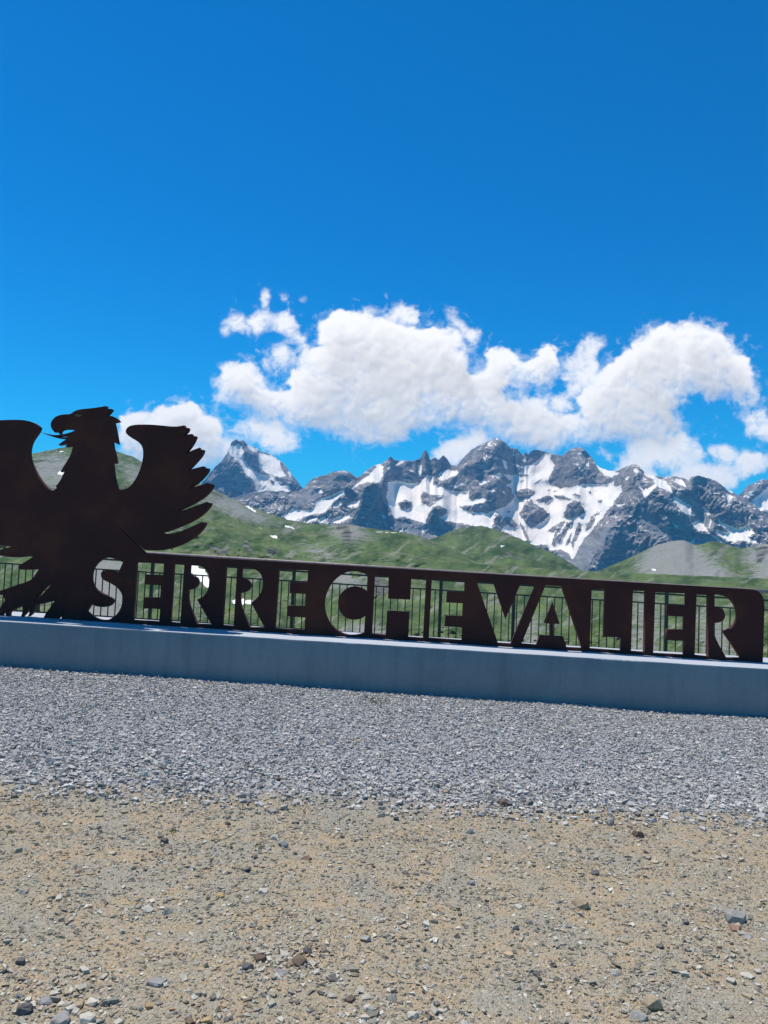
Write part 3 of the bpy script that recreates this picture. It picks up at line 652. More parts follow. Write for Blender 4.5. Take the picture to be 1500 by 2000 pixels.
SIL_H2 = [(700,1120),(780,1080),(810,1064),(850,1050),(880,1038),(905,1029),(940,1027),(965,1033),(990,1043),(1020,1055),(1050,1068),(1080,1080),(1110,1097),(1140,1117),(1170,1132),(1230,1155),(1300,1180)]
relief('hill', SIL_H2, 1190, hrad(700, 1900, 1.1), step=(3.0, 2.4), snow=[B_([(535,960),(575,965),(578,980),(550,975)])], crag=[B_([(480,960),(600,990),(700,1080),(560,1020)]), B_([(640,1040),(720,1030),(760,1090),(680,1080)])],
       scree=[B_([(0,890),(180,830),(420,810),(460,850),(150,870),(20,930)]), B_([(0,1010),(60,1030),(200,1120),(150,1130)]), B_([(430,930),(480,920),(470,1060),(430,1040)])],
       noise_amp=42, wl=80, sil_noise=.8, material=M_HILL, seed=63, slope=False, back=500, warp=2)
SIL_H3 = [(1040,1150),(1140,1125),(1170,1115),(1210,1098),(1250,1080),(1280,1065),(1310,1057),(1335,1055),(1355,1064),(1375,1062),(1390,1056),(1410,1060),(1430,1066),(1450,1071),(1470,1067),(1500,1062),(1600,1040),(1760,1010),(1950,1000)]
relief('hill', SIL_H3, 1210, hrad(600, 1700, 1.1), step=(3.0, 2.4), snow=[C_([(640,945),(672,940),(690,955),(660,955)])],
       scree=[C_([(560,1040),(585,860),(640,790),(760,730),(900,730),(980,770),(1060,860),(1160,920),(1240,990),(1290,1070)]), C_([(500,1080),(560,860),(640,770),(760,715),(920,720),(1010,800),(1080,870),(1180,930),(1260,1000),(1310,1090)]), C_([(1240,830),(1500,740),(1700,690),(1700,1090),(1420,1090),(1390,940),(1330,880)])],
       crag=[C_([(1390,800),(1500,770),(1500,850),(1450,905),(1420,870)]), C_([(1010,890),(1040,880),(1050,910)]), C_([(1060,740),(1200,765),(1180,780),(1080,760)])],
       noise_amp=38, wl=70, sil_noise=1.3, material=M_HILL, seed=71, slope=False, back=500, warp=2)
# --- the valley meadow that starts below the terrace
SN_V = [[(370,1098),(385,1104),(402,1118),(412,1138),(405,1148),(385,1130),(372,1118)], [(450,1172),(470,1170),(495,1172),(492,1179),(455,1178)]]
SC_V = [[(140,1085),(255,1085),(250,1300),(130,1300)], [(360,1160),(400,1170),(420,1260),(380,1260)], [(640,1100),(700,1095),(730,1150),(640,1160)], [(1240,1150),(1290,1150),(1290,1300),(1230,1300)], [(1355,1180),(1395,1175),(1450,1300),(1380,1310)], [(1010,1210),(1060,1190),(1060,1300),(1000,1300)], [(640,1220),(760,1215),(760,1270),(640,1270)]]
CR_V = [[(725,1115),(760,1110),(765,1130),(740,1180),(725,1160)], [(345,1195),(365,1190),(362,1215)], [(1155,1150),(1190,1150),(1180,1160)]]
SIL_V = [(-420,1040),(0,1055),(300,1072),(600,1085),(900,1100),(1200,1118),(1500,1130),(1950,1150)]
relief('meadow', SIL_V, 1345, hrad(60, 760, 1.15), step=(3.0, 2.4), snow=SN_V, scree=SC_V, crag=CR_V, noise_amp=14, wl=45, sil_noise=1, material=M_MEAD, seed=83, slope=False, back=300, warp=4)

# ------------------------------------------------------------------ ground
SLX = -0.014
def gz(x): return SLX*x
def ground_pt(px, py, h=0.0):
    d = ray(px, py)
    k = (SLX*0+h-EYE[2])/(d[2]-SLX*d[0])
    return EYE+d*k
gpl, gpr = ground_pt(0, 1522), ground_pt(1500, 1594)     # where grey gravel ends
def gravel_edge(x):
    return gpl[1]+(gpr[1]-gpl[1])*(x-gpl[0])/(gpr[0]-gpl[0])
WF0, WF1 = ground_pt(0, 1300), ground_pt(1500, 1403)     # wall foot, front
def on_line(p, q, x): return p[1]+(q[1]-p[1])*(x-p[0])/(q[0]-p[0])
def undul(x, y): return .018*fbm(x/1.1, y/1.1, 3, .5, 5)+.006*fbm(x/.22, y/.22, 3, .55, 9)
gx = np.unique(np.concatenate([np.linspace(-34, -7, 40), np.linspace(-7, 7, 260), np.linspace(7, 34, 40)]))
gy = np.unique(np.concatenate([np.linspace(-16, 1.6, 30), np.linspace(1.6, 9.6, 160), np.linspace(9.6, 13.4, 24)]))
GX, GY = np.meshgrid(gx, gy)
GZ = gz(GX)+undul(GX, GY)
GZ = GZ-np.maximum(GY-13.2, 0)*0
V = np.stack([GX, GY, GZ], -1)
rows = [V[0]*[1, 1, 1]]
ext = []
for dy, dz in ((1.5, -.5), (6, -3.5), (18, -9), (50, -16)):
    q = V[-1].copy(); q[:, 1] += dy; q[:, 2] += dz; ext.append(q)
V = np.concatenate([V, np.array(ext)], 0)
nr_, nc_ = V.shape[:2]; idx = np.arange(nr_*nc_).reshape(nr_, nc_)
me = mesh_np('ground', V.reshape(-1, 3), np.stack([idx[:-1, :-1], idx[:-1, 1:], idx[1:, 1:], idx[1:, :-1]], -1).reshape(-1, 4), True)
ge = V[..., 1]-gravel_edge(V[..., 0])+.16*fbm(V[..., 0]/.5, V[..., 1]/.5, 4, .6, 3)
attr(me, 'gravel', np.clip(ge/.25+.5, 0, 1))
tag(link('ground', me, M_DIRT), kind='structure')

# loose stones: every stone real, far too many to count
CUBE = np.array([(-1,-1,-1),(1,-1,-1),(1,1,-1),(-1,1,-1),(-1,-1,1),(1,-1,1),(1,1,1),(-1,1,1)], float)*.62
CT = np.array([(0,2,1),(0,3,2),(4,5,6),(4,6,7),(0,1,5),(0,5,4),(1,2,6),(1,6,5),(2,3,7),(2,7,6),(3,0,4),(3,4,7)])
OCT = np.array([(1,0,0),(0,1,0),(-1,0,0),(0,-1,0),(0,0,1),(0,0,-1)], float)
OT = np.array([(0,1,4),(1,2,4),(2,3,4),(3,0,4),(1,0,5),(2,1,5),(3,2,5),(0,3,5)])
def stones(name, P, size, base, tris, material, flat=.55, jit=.34, tilt=.45):
    n = len(P); k = len(base)
    v = base[None]+rng.normal(0, jit, (n, k, 3))*.6
    s = size[:, None]*np.stack([rng.uniform(.8, 1.5, n), rng.uniform(.6, 1.0, n), rng.uniform(flat*.6, flat*1.3, n)], -1)*.5
    v = v*s[:, None, :]
    a = rng.uniform(0, 2*np.pi, n); tx = rng.normal(0, tilt, n); 
    ca, sa, ct, st = np.cos(a), np.sin(a), np.cos(tx), np.sin(tx)
    y = v[..., 1]*ct[:, None]-v[..., 2]*st[:, None]; z = v[..., 1]*st[:, None]+v[..., 2]*ct[:, None]; x = v[..., 0]
    xx = x*ca[:, None]-y*sa[:, None]; yy = x*sa[:, None]+y*ca[:, None]
    v = np.stack([xx, yy, z], -1)+P[:, None, :]
    f = tris[None]+(np.arange(n)*k)[:, None, None]
    me = mesh_np(name, v.reshape(-1, 3), f.reshape(-1, 3), False)
    return tag(link(name, me, material), kind='stuff')
def scatter(n, ylo, yhi, dens=None):
    out = []; tot = 0
    while tot < n:
        y = rng.uniform(ylo, yhi, n*2); x = rng.uniform(-1, 1, n*2)*(yhi*.5+.9)
        m = np.abs(x) < y*.53+.6
        if dens is not None: m &= rng.uniform(0, 1, n*2) < dens(x, y)
        out.append(np.stack([x[m], y[m]], -1)); tot += m.sum()
    return np.concatenate(out)[:n]
def wallfront(x): return on_line(WF0, WF1, x)
def dgr(x, y):
    e = y-gravel_edge(x)+.25*fbm(x/.6, y/.6, 4, .6, 3)
    return np.clip(e/.75+.55, 0, 1)*(y < wallfront(x)+.01)
q = scatter(80000, 4.5, 9.4, dgr)
sz = np.clip(rng.lognormal(math.log(.0165), .46, len(q)), .008, .045)
edge_d = np.clip(1-(q[:, 1]-gravel_edge(q[:, 0]))/.9, 0, 1); sz *= 1+.35*edge_d
z = gz(q[:, 0])+undul(q[:, 0], q[:, 1])+rng.uniform(.0, .012, len(q))
stones('gravel', np.column_stack([q, z]), sz, CUBE, CT, M_GRAVEL, .6)
def ddt(x, y):
    e = y-gravel_edge(x)+.25*fbm(x/.6, y/.6, 4, .6, 3)
    return np.clip(.6-e/.9, 0, 1)*(.35+.65*np.clip(.5+1.6*fbm(x/.45, y/.3, 3, .6, 33), 0, 1))
q = scatter(80000, 2.0, 6.2, ddt)
sz = np.clip(rng.lognormal(math.log(.0078), .55, len(q)), .003, .03)
z = gz(q[:, 0])+undul(q[:, 0], q[:, 1])+sz*.08
stones('grit', np.column_stack([q, z]), sz, OCT, OT, M_GRIT, .6, .3)
q = scatter(4200, 2.0, 6.4, lambda x, y: np.clip(.5-(y-gravel_edge(x))/.6, 0, 1)*np.clip(.15+2.2*fbm(x/.6, y/.45, 3, .6, 77), 0.06, 1))
sz = np.clip(rng.lognormal(math.log(.016), .42, len(q)), .01, .045)
z = gz(q[:, 0])+undul(q[:, 0], q[:, 1])+sz*.12
stones('pebbles', np.column_stack([q, z]), sz, CUBE, CT, M_GRIT, .55)
q = scatter(1800, 2.0, 5.6, lambda x, y: np.clip(.2-(y-gravel_edge(x))/.6, 0, 1))
sz = np.clip(rng.lognormal(math.log(.017), .38, len(q)), .008, .04)
z = gz(q[:, 0])+undul(q[:, 0], q[:, 1])+sz*.15
stones('gravel', np.column_stack([q, z]), sz, CUBE, CT, M_GRIT2, .5)

def clusters(name, spots, material, seed):
    rr = np.random.default_rng(seed); Ps = []; Ss = []
    for (px, py, wpx, n, sz0) in spots:
        g0 = ground_pt(px, py); k = np.linalg.norm(g0-EYE)/F
        x = g0[0]+rr.normal(0, wpx*k*.42, n); y = g0[1]+rr.normal(0, wpx*k*.40, n); sz = sz0*np.exp(rr.normal(0, .5, n))
        sz = np.clip(sz, .004, .045); Ps.append(np.stack([x, y, gz(x)+undul(x, y)+sz*.10], -1)); Ss.append(sz)
    return stones(name, np.concatenate(Ps), np.concatenate(Ss), CUBE, CT, material, .6)
clusters('pebbles', [(550,1870,150,420,.010), (545,1878,60,60,.019), (130,1975,200,380,.011), (110,1960,120,60,.019), (400,1745,90,160,.010), (290,1780,80,100,.009), (1440,1800,70,90,.010), (1265,1965,90,120,.012),
                     (560,1640,60,60,.009), (860,1560,300,260,.010), (300,1550,340,300,.010), (1380,1880,200,200,.009), (820,1985,160,150,.013), (700,1960,120,80,.012)], M_GRIT2, 5)
clusters('pebbles', [(590,1870,60,50,.014), (380,1990,90,60,.014), (1180,1790,70,50,.009), (1400,1905,80,40,.010), (150,1715,90,60,.009), (640,1760,200,90,.008)], stone_mat('brown_chips', [(0, (.10, .07, .05)), (.5, (.28, .18, .11)), (1, (.48, .33, .16))]), 6)
# single rocks one can point at: photograph position, width in pixels, height ratio, material, label
ROCKS = [
 (536,1634,19,.75,'pale','small pale blocky rock touching a grey one, left of centre on the dirt'),
 (552,1646,22,.6,'grey','small grey rock lying against a pale blocky one'),
 (322,1636,22,.8,'dark','dark grey rounded rock on the dirt below the gravel edge at left'),
 (598,1672,25,.35,'brown','thin dark brown shard lying flat on bare tan dirt'),
 (514,1737,21,.65,'pale','smooth pale rock alone left of centre in the middle of the dirt'),
 (290,1775,24,.6,'pale','pale flat-topped rock on the left dirt with a dark chip beside it'),
 (270,1771,15,.7,'grey','small grey chip just left of the pale flat-topped rock'),
 (41,1873,24,.75,'dark','dark rounded rock near the left edge of the picture'),
 (484,1886,28,.7,'dark','dark rock at the left end of the brown stone cluster'),
 (510,1870,26,.7,'brown','reddish brown rock in the stone cluster beside the dark left one'),
 (600,1857,22,.95,'dark','dark upright rock at the right top of the stone cluster'),
 (584,1877,32,.6,'brown','wide brown rock beneath the dark upright one in the cluster'),
 (548,1900,26,.4,'grey','flat bluish grey rock at the lower edge of the stone cluster'),
 (306,1917,44,.25,'grey','broad flat grey slab half buried in the dirt at lower left'),
 (47,1968,40,.6,'dark','large dark grey rock in the bottom left corner pile'),
 (118,1990,42,.45,'grey','large grey green rock at the bottom edge near the left corner'),
 (170,1987,34,.55,'pale','white faced rock at the bottom edge left of centre'),
 (207,1957,26,.6,'dark','dark wedge of rock above the white faced bottom rock'),
 (155,1962,24,.5,'tan','tan rock between grey ones in the bottom left pile'),
 (90,1955,26,.5,'grey','medium grey rock behind the large dark corner rock'),
 (720,1969,22,.6,'pale','small white rock near the bottom edge just left of centre'),
 (430,1747,20,.6,'ochre','ochre yellow stone in a patch of yellow chips'),
 (445,1605,15,.8,'dark','tiny dark stone just below the gravel edge left of centre'),
 (404,1992,26,.5,'ochre','orange ochre stone cut by the bottom edge of the picture'),
 (685,1951,19,.6,'brown','small brown stone on orange dirt near the bottom centre'),
 (258,1717,20,.45,'dark','thin dark stone on the left dirt with pink chips around'),
 (984,1566,24,.8,'brown','brown rock sitting on the boundary of grey gravel and dirt'),
 (1192,1605,18,1.1,'grey','grey pointed rock standing upright near the gravel edge at right'),
 (1246,1626,26,.75,'brown','brown grey rock right of the pointed upright one'),
 (916,1622,20,.8,'grey','grey rock right of centre just below the gravel'),
 (1080,1651,16,.55,'pale','small white chip right of centre below the gravel'),
 (1138,1764,34,.85,'tan','tan boulder-like rock with a black shadow on orange soil'),
 (1436,1789,40,.75,'grey','largest grey rock near the right edge with a reddish stone below'),
 (1436,1812,24,.5,'red','reddish flat stone under the largest grey rock at right'),
 (1458,1826,24,.4,'grey','thin grey stone lowest of the three by the right edge'),
 (1274,1956,38,.8,'tan','pale tan rock at the lower right with grey slab in front'),
 (1246,1980,38,.4,'grey','flat grey slab in front of the pale tan rock'),
 (1162,1707,22,.6,'dark','dark stone on the dirt between gravel and tan boulder'),
 (920,1722,20,.7,'grey','lone mid grey stone right of centre in the dirt'),
 (805,1983,28,.55,'pale','pale rock at the bottom edge just right of centre'),
 (1014,1770,20,.5,'pale','small pale stone left of the tan boulder'),
 (1200,1897,22,.6,'pale','pale pinkish stone in the lower right dirt'),
 (1460,1901,26,.3,'pale','pale flat flake near the right edge low down'),
 (1047,1901,18,.7,'dark','small dark stone in the lower dirt right of centre'),
 (872,1545,18,.7,'tan','tan stone lying among the grey gravel at its lower edge'),
 (658,1459,16,.7,'dark','small black stone alone in the middle of the grey gravel'),
 (320,1498,18,.75,'dark','black stone in the grey gravel left of centre'),
 (545,1521,22,.6,'brown','brown stone at the lower edge of the grey gravel'),
 (700,1448,16,.6,'tan','small tan stone beside the lone black one in gravel'),
]
for i, (px, py, w, hr, mt, lab) in enumerate(ROCKS):
    g0 = ground_pt(px, py+w*hr*.35); dist = np.linalg.norm(g0-EYE); s = w*dist/F*(.78 if mt == 'dark' else .9)
    rr = random.Random(100+i)
    bm = bmesh.new()
    sx_, sy_, sz_ = s*.5, s*.5*rr.uniform(.75, 1.0), s*hr*.62
    for k in range(26):
        v = Vector((rr.gauss(0, 1), rr.gauss(0, 1), rr.gauss(0, 1))).normalized()
        m_ = max(abs(v.x), abs(v.y), abs(v.z)); v = v.lerp(v/m_*.85, .45)*rr.uniform(.88, 1.05)
        bm.verts.new((v.x*sx_, v.y*sy_, max(v.z, -.35)*sz_))
    bmesh.ops.convex_hull(bm, input=bm.verts)
    for v in [v for v in bm.verts if not v.link_faces]: bm.verts.remove(v)
    bmesh.ops.bevel(bm, geom=bm.edges, offset=s*.018, segments=1, affect='EDGES')
    for v in bm.verts:
        v.co += Vector((rr.gauss(0, 1), rr.gauss(0, 1), rr.gauss(0, 1)))*s*.008
    bmesh.ops.rotate(bm, verts=bm.verts, matrix=Matrix.Rotation(rr.uniform(-.5, .5), 3, 'Z'))
    me = bpy.data.meshes.new('rock'); bm.to_mesh(me); bm.free()
    o = link('rock', me, RM[mt])
    o.location = (g0[0], g0[1], gz(g0[0])+float(undul(g0[0], g0[1]))+sz_*.12)
    tag(o, lab, 'rock', 'loose rocks lying on the gravel and dirt')

# sparse grass
def grass(name, spots):
    V = []; Fc = []
    rr = random.Random(3)
    for (px, py, wpx, n, hh) in spots:
        g0 = ground_pt(px, py); dist = np.linalg.norm(g0-EYE); w = wpx*dist/F/2
        for k in range(n):
            x = g0[0]+rr.gauss(0, w*.5); y = g0[1]+rr.gauss(0, w*.8); zb = gz(x)+float(undul(x, y))
            h = hh*rr.uniform(.4, 1.1); a = rr.uniform(0, 6.3); b_ = .0022; lx, ly = rr.gauss(0, .5)*h, rr.gauss(0, .5)*h
            i0 = len(V)
            V += [(x-b_*math.cos(a), y-b_*math.sin(a), zb), (x+b_*math.cos(a), y+b_*math.sin(a), zb),
                  (x+lx*.4+b_*.6*math.cos(a), y+ly*.4+b_*.6*math.sin(a), zb+h*.7), (x+lx, y+ly, zb+h)]
            Fc += [(i0, i0+1, i0+2), (i0, i0+2, i0+3)]
    me = mesh_np(name, V, Fc); tag(link(name, me, M_GRASS), kind='stuff')
grass('grass', [(735,1372,60,240,.03), (505,1652,18,50,.015), (335,1620,22,60,.014), (210,1552,16,40,.015), (1262,1950,14,30,.015), (155,1548,14,40,.015), (20,1628,16,40,.014), (950,1552,14,30,.014)])

# ------------------------------------------------------------------ the low wall
def vplane_pt(px, py, p, q):
    """point where the sight line meets the upright plane through ground points p and q"""
    d = ray(px, py); nx, ny = -(q[1]-p[1]), (q[0]-p[0])
    k = ((p[0]-EYE[0])*nx+(p[1]-EYE[1])*ny)/(d[0]*nx+d[1]*ny)
    return EYE+d*k
WT0, WT1 = vplane_pt(0, 1213, WF0, WF1), vplane_pt(1500, 1306, WF0, WF1)
wdir = np.array([WF1[0]-WF0[0], WF1[1]-WF0[1]]); wlen = np.linalg.norm(wdir); wdir /= wlen
wnor = np.array([-wdir[1], wdir[0]])                 # away from the camera
def wtop(s): return WT0[2]+(WT1[2]-WT0[2])*s/wlen
def wfoot(s): return WF0[2]+(WF1[2]-WF0[2])*s/wlen
WD = 1.22
bm = bmesh.new(); S0, S1 = -3.2, wlen+2.6
ss = np.arange(S0, S1, .035)
prof = []                                           # rounded, slightly chipped front edge
for s in ss:
    ch = max(0, float(fbm(np.array([s/.16]), np.array([2.2]), 4, .6, 13)[0])-.34)*.05
    if 11.6*0 <= s and abs(s-8.15*wlen/10) < .22: ch += .012*abs(float(pn(np.array([s*14.]), np.array([.3]))[0]))
    wv = float(fbm(np.array([s/.7]), np.array([.4]), 3, .5, 21)[0])*.004
    prof.append((s, ch, wv))
rings = []
for (s, ch, wv) in prof:
    def P3(t, zz): return (WF0[0]+wdir[0]*s+wnor[0]*t, WF0[1]+wdir[1]*s+wnor[1]*t, zz)
    T_ = wtop(s)+wv; Fz = wfoot(s)-.12
    rings.append([bm.verts.new(P3(*a)) for a in [(0.0, Fz), (0.0+wv, (Fz+T_)/2), (0.0, T_-.014-ch), (.006+ch, T_-.004-ch*.4), (.018+ch*1.6, T_), (.5, T_+wv), (WD-.015, T_), (WD, T_-.015), (WD, Fz)]])
for a, b2 in zip(rings[:-1], rings[1:]):
    for i in range(len(a)-1): bm.faces.new((a[i], b2[i], b2[i+1], a[i+1]))
bm.faces.new(rings[0][::-1]); bm.faces.new(rings[-1])
bmesh.ops.recalc_face_normals(bm, faces=bm.faces)
me = bpy.data.meshes.new('concrete_wall'); bm.to_mesh(me); bm.free()
for p in me.polygons: p.use_smooth = True
try: me.set_sharp_from_angle(angle=R(40))
except Exception: pass
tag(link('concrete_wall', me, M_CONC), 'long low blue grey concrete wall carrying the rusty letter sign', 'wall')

# ------------------------------------------------------------------ the sign
SD = 0.60
SP0 = np.array([WF0[0]+wnor[0]*SD, WF0[1]+wnor[1]*SD]); SP1 = SP0+wdir*wlen
def sign_uv(px, py):
    p = vplane_pt(px, py, SP0, SP1)
    return ((p[0]-SP0[0])*wdir[0]+(p[1]-SP0[1])*wdir[1], p[2])
def Z(p, x0, y0, s): return [(x0+a/s, y0+b/s) for a, b in p]
def smooth(pts, it=2, ang=52):
    """Chaikin corner cutting that keeps sharp corners"""
    for _ in range(it):
        out = []; n = len(pts)
        for i in range(n):
            p0, p1, p2 = pts[i-1], pts[i], pts[(i+1) % n]
            a = math.atan2(p1[1]-p0[1], p1[0]-p0[0]); b_ = math.atan2(p2[1]-p1[1], p2[0]-p1[0])
            d = abs((b_-a+math.pi) % (2*math.pi)-math.pi)
            if d > R(ang) or d < R(2): out.append(p1)
            else:
                out.append((p1[0]*.75+p0[0]*.25, p1[1]*.75+p0[1]*.25)); out.append((p1[0]*.75+p2[0]*.25, p1[1]*.75+p2[1]*.25))
        pts = out
    return pts
TK = .042                                            # half thickness of the box-section plate
def plate(name, loops, parent, thick=TK, off=0.0, bev=.003, material=M_STEEL):
    cu = bpy.data.curves.new(name, 'CURVE'); cu.dimensions = '2D'; cu.fill_mode = 'BOTH'
    cu.extrude = thick-bev; cu.bevel_depth = bev; cu.bevel_resolution = 1; cu.offset = -bev
    for lp in loops:
        sp = cu.splines.new('POLY'); sp.points.add(len(lp)-1); sp.use_cyclic_u = True
        for k, (u, v) in enumerate(lp): sp.points[k].co = (u, v, 0, 1)
    tmp = bpy.data.objects.new('tmp', cu); COL.objects.link(tmp)
    dg = bpy.context.evaluated_depsgraph_get(); me = bpy.data.meshes.new_from_object(tmp.evaluated_get(dg)); me.name = name
    bpy.data.objects.remove(tmp); bpy.data.curves.remove(cu)
    M = Matrix(((wdir[0], 0, wnor[0], SP0[0]+wnor[0]*(TK+off)), (wdir[1], 0, wnor[1], SP0[1]+wnor[1]*(TK+off)), (0, 1, 0, 0), (0, 0, 0, 1)))
    me.transform(M)
    bm = bmesh.new(); bm.from_mesh(me); bmesh.ops.remove_doubles(bm, verts=bm.verts, dist=1e-5); bmesh.ops.recalc_face_normals(bm, faces=bm.faces); bm.to_mesh(me); bm.free()
    me.materials.clear()
    return link(name, me, material, parent)
ms = SP0+wdir*wlen*.5
sign = empty('letter_sign', (ms[0], ms[1], wtop(wlen*.5)))
tag(sign, 'rusty steel sign with cut out letters SERRE CHEVALIER and spread eagle on concrete wall', 'sign')
a4 = lambda p: Z(p, 240, 1060, 3.75)
c4 = lambda p: Z(p, 600, 1080, 4.167)
v4 = lambda p: Z(p, 900, 1100, 4.167)
l4 = lambda p: Z(p, 1140, 1120, 4.167)
HOLES = [
 smooth(Z([(900,280),(800,238),(700,203),(620,188),(540,198),(450,245),(380,300),(315,390),(282,480),(272,600),(285,690),(340,790),(400,845),(500,900),(600,950),(655,980),(690,1000),(700,1050),(670,1110),(620,1142),(540,1160),(440,1155),(350,1135),(275,1095),(180,1240),(230,1290),(320,1355),(400,1395),(500,1415),(600,1410),(680,1375),(760,1320),(830,1230),(870,1140),(890,1030),(885,930),(850,850),(780,770),(700,715),(600,665),(510,625),(475,575),(465,520),(480,465),(530,438),(640,430),(720,445),(810,480)], 150, 1070, 10)),
 a4([(97,145),(300,151),(295,238),(163,232),(158,306),(277,312),(272,402),(153,399),(147,480),(272,487),(265,578),(70,567)]),
 a4([(371,152),(450,155),(419,588),(345,583)]),
 smooth(Z([(590,178),(700,190),(790,222),(855,275),(897,360),(910,470),(893,580),(840,675),(790,720),(705,757),(940,1165),(705,1155),(553,820),(560,602),(630,595),(690,560),(725,500),(725,440),(690,392),(630,375),(580,370)], 300, 1080, 8.333), 2, 48),
 a4([(755,173),(837,176),(810,610),(728,605)]),
 smooth(a4([(870,180),(930,182),(985,203),(1018,240),(1028,305),(1010,370),(975,415),(938,440),(1038,621),(930,620),(858,470),(858,370),(900,362),(930,340),(938,310),(925,283),(900,265),(868,257)]), 2, 48),
 a4([(1142,195),(1357,204),(1350,292),(1225,286),(1219,370),(1337,376),(1333,465),(1212,460),(1206,540),(1335,548),(1330,640),(1113,627)]),
 smooth(c4([(490,180),(430,155),(380,147),(320,155),(260,185),(200,240),(155,320),(136,410),(147,500),(185,575),(240,630),(300,660),(350,671),(420,665),(462,648),(472,512),(440,535),(390,545),(340,540),(290,512),(260,465),(248,410),(258,355),(290,310),(330,282),(385,270),(440,282),(486,310)]), 2, 60),
 c4([(550,186),(663,190),(658,372),(838,380),(846,208),(967,213),(942,692),(822,685),(832,480),(650,470),(638,668),(526,660)]),
 c4([(1014,216),(1283,229),(1279,320),(1138,313),(1131,402),(1268,410),(1263,516),(1125,508),(1119,597),(1262,606),(1257,711),(990,692)]),
 v4([(130,152),(265,157),(365,455),(485,172),(608,181),(408,656),(303,650)]),
 v4([(690,181),(822,188),(987,692),(862,686),(835,598),(752,592),(752,493),(806,496),(748,320),(682,488),(728,491),(728,590),(645,585),(618,665),(494,656)]),
 l4([(66,126),(178,129),(165,515),(309,521),(305,629),(50,612)]),
 l4([(402,141),(506,144),(495,641),(386,633)]),
 l4([(584,153),(838,163),(835,262),(686,257),(682,346),(823,352),(820,460),(678,455),(675,542),(823,550),(820,663),(567,650)]),
 l4([(920,173),(1017,177),(1015,676),(904,666)]),
 smooth(Z([(160,312),(280,318),(400,352),(480,410),(550,490),(600,600),(615,740),(590,850),(530,940),(460,985),(345,1040),(680,1552),(390,1550),(140,1110),(145,870),(240,862),(310,835),(355,790),(370,720),(350,640),(300,585),(230,560),(160,548)], 1380, 1130, 10), 2, 48)]
to_uv = lambda lp: [sign_uv(x, y) for x, y in lp]
# split between the eagle and the letter panel: exactly shared edges
J0 = (283.5, 1080.5); J1 = (150, 1072); J2 = (119.5, 1214)
uJ = [sign_uv(*J0), sign_uv(*J1), sign_uv(*J2)]
uJ2 = (uJ[2][0], wtop(uJ[2][0])-.004)
panel = to_uv([(400,1088.6),(700,1106),(1000,1123.5),(1300,1141),(1462,1150.5),(1472,1151.5),(1481,1154.5),(1488,1161),(1492,1170),(1493.5,1182),(1492,1240)])
uend = sign_uv(1490, 1303)
panel += [(uend[0], wtop(uend[0])-.004), uJ2, uJ[1], uJ[0]]
plate('letter_panel', [panel]+[to_uv(h) for h in HOLES], sign)

h6 = lambda p: Z(p, 0, 780, 6)
w6 = lambda p: Z(p, 220, 800, 6.25)
f11 = lambda p: Z(p, 0, 1060, 11.538)
wing = [(50,965),(100,980),(170,965),(230,920),(290,830),(330,740),(355,660),(372,560),(370,490),(350,430),(300,385),(220,340),(170,300),(155,265),(170,225),(210,195),(290,182),(400,180),(560,188),(700,205),(800,205),(875,190),(882,218),(930,225),(915,270),(845,330),(900,305),(968,295),(975,320),(1020,325),(1005,370),(960,450),(880,545),(960,500),(1060,462),(1070,490),(1112,490),(1100,545),(1020,640),(920,742),(1000,715),(1110,690),(1130,712),(1172,718),(1165,760),(1090,850),(1000,920),(915,972),(1010,940),(1160,892),(1180,905),(1230,912),(1215,965),(1120,1070),(980,1150),(785,1245),(840,1236),(1000,1180),(1150,1125),(1165,1138),(1205,1140),(1185,1190),(1090,1290),(960,1370),(820,1430),(700,1478),(605,1502),(650,1517),(720,1512),(860,1475),(960,1430),(1090,1370),(1100,1382),(1140,1380),(1110,1450),(1000,1560),(880,1630),(760,1680),(640,1710),(520,1722),(400,1715),(372,1706)]
W_R = w6(wing)
mir = lambda p: (2*160-p[0]-4, p[1]-.036*(2*p[0]-320))
W_L = [mir(p) for p in W_R[19:-2]]                       # feathers of the far left wing, outside the frame
head = h6([(111*6,173*6),(650,1020),(700,960),(735,890),(765,820),(705,850),(740,790),(790,715),(830,640),(855,545),(760,556),(797,514),(680,535),(720,500),(780,463),(700,456),(640,446),(560,420),(475,385),(580,410),(640,418),(700,414),(780,399),(840,380),(882,360),(850,352),(780,345),(720,355),(700,375),(697,408),(670,378),(648,345),(637,385),(612,358),(595,325),(590,290),(605,250),(635,212),(680,187),(740,175),(825,172),(850,150),(890,128),(950,113),(1050,105),(1150,92),(1245,76),(1232,105),(1308,112),(1298,138),(1250,185),(1320,195),(1370,225),(1395,258),(1330,270),(1350,350),(1380,525),(1340,505),(1313,493),(1320,560),(1345,650),(1362,745),(1315,748),(1325,850),(1342,950),(1365,1020)])
left_in = [(0,820.5),(25,819.5),(45,820),(60,823),(72,829),(77,835),(74,843),(68,851),(60,863),(56.5,876),(56,890),(60,905),(68,922),(78,938),(88,950),(97,957),(104,958)]
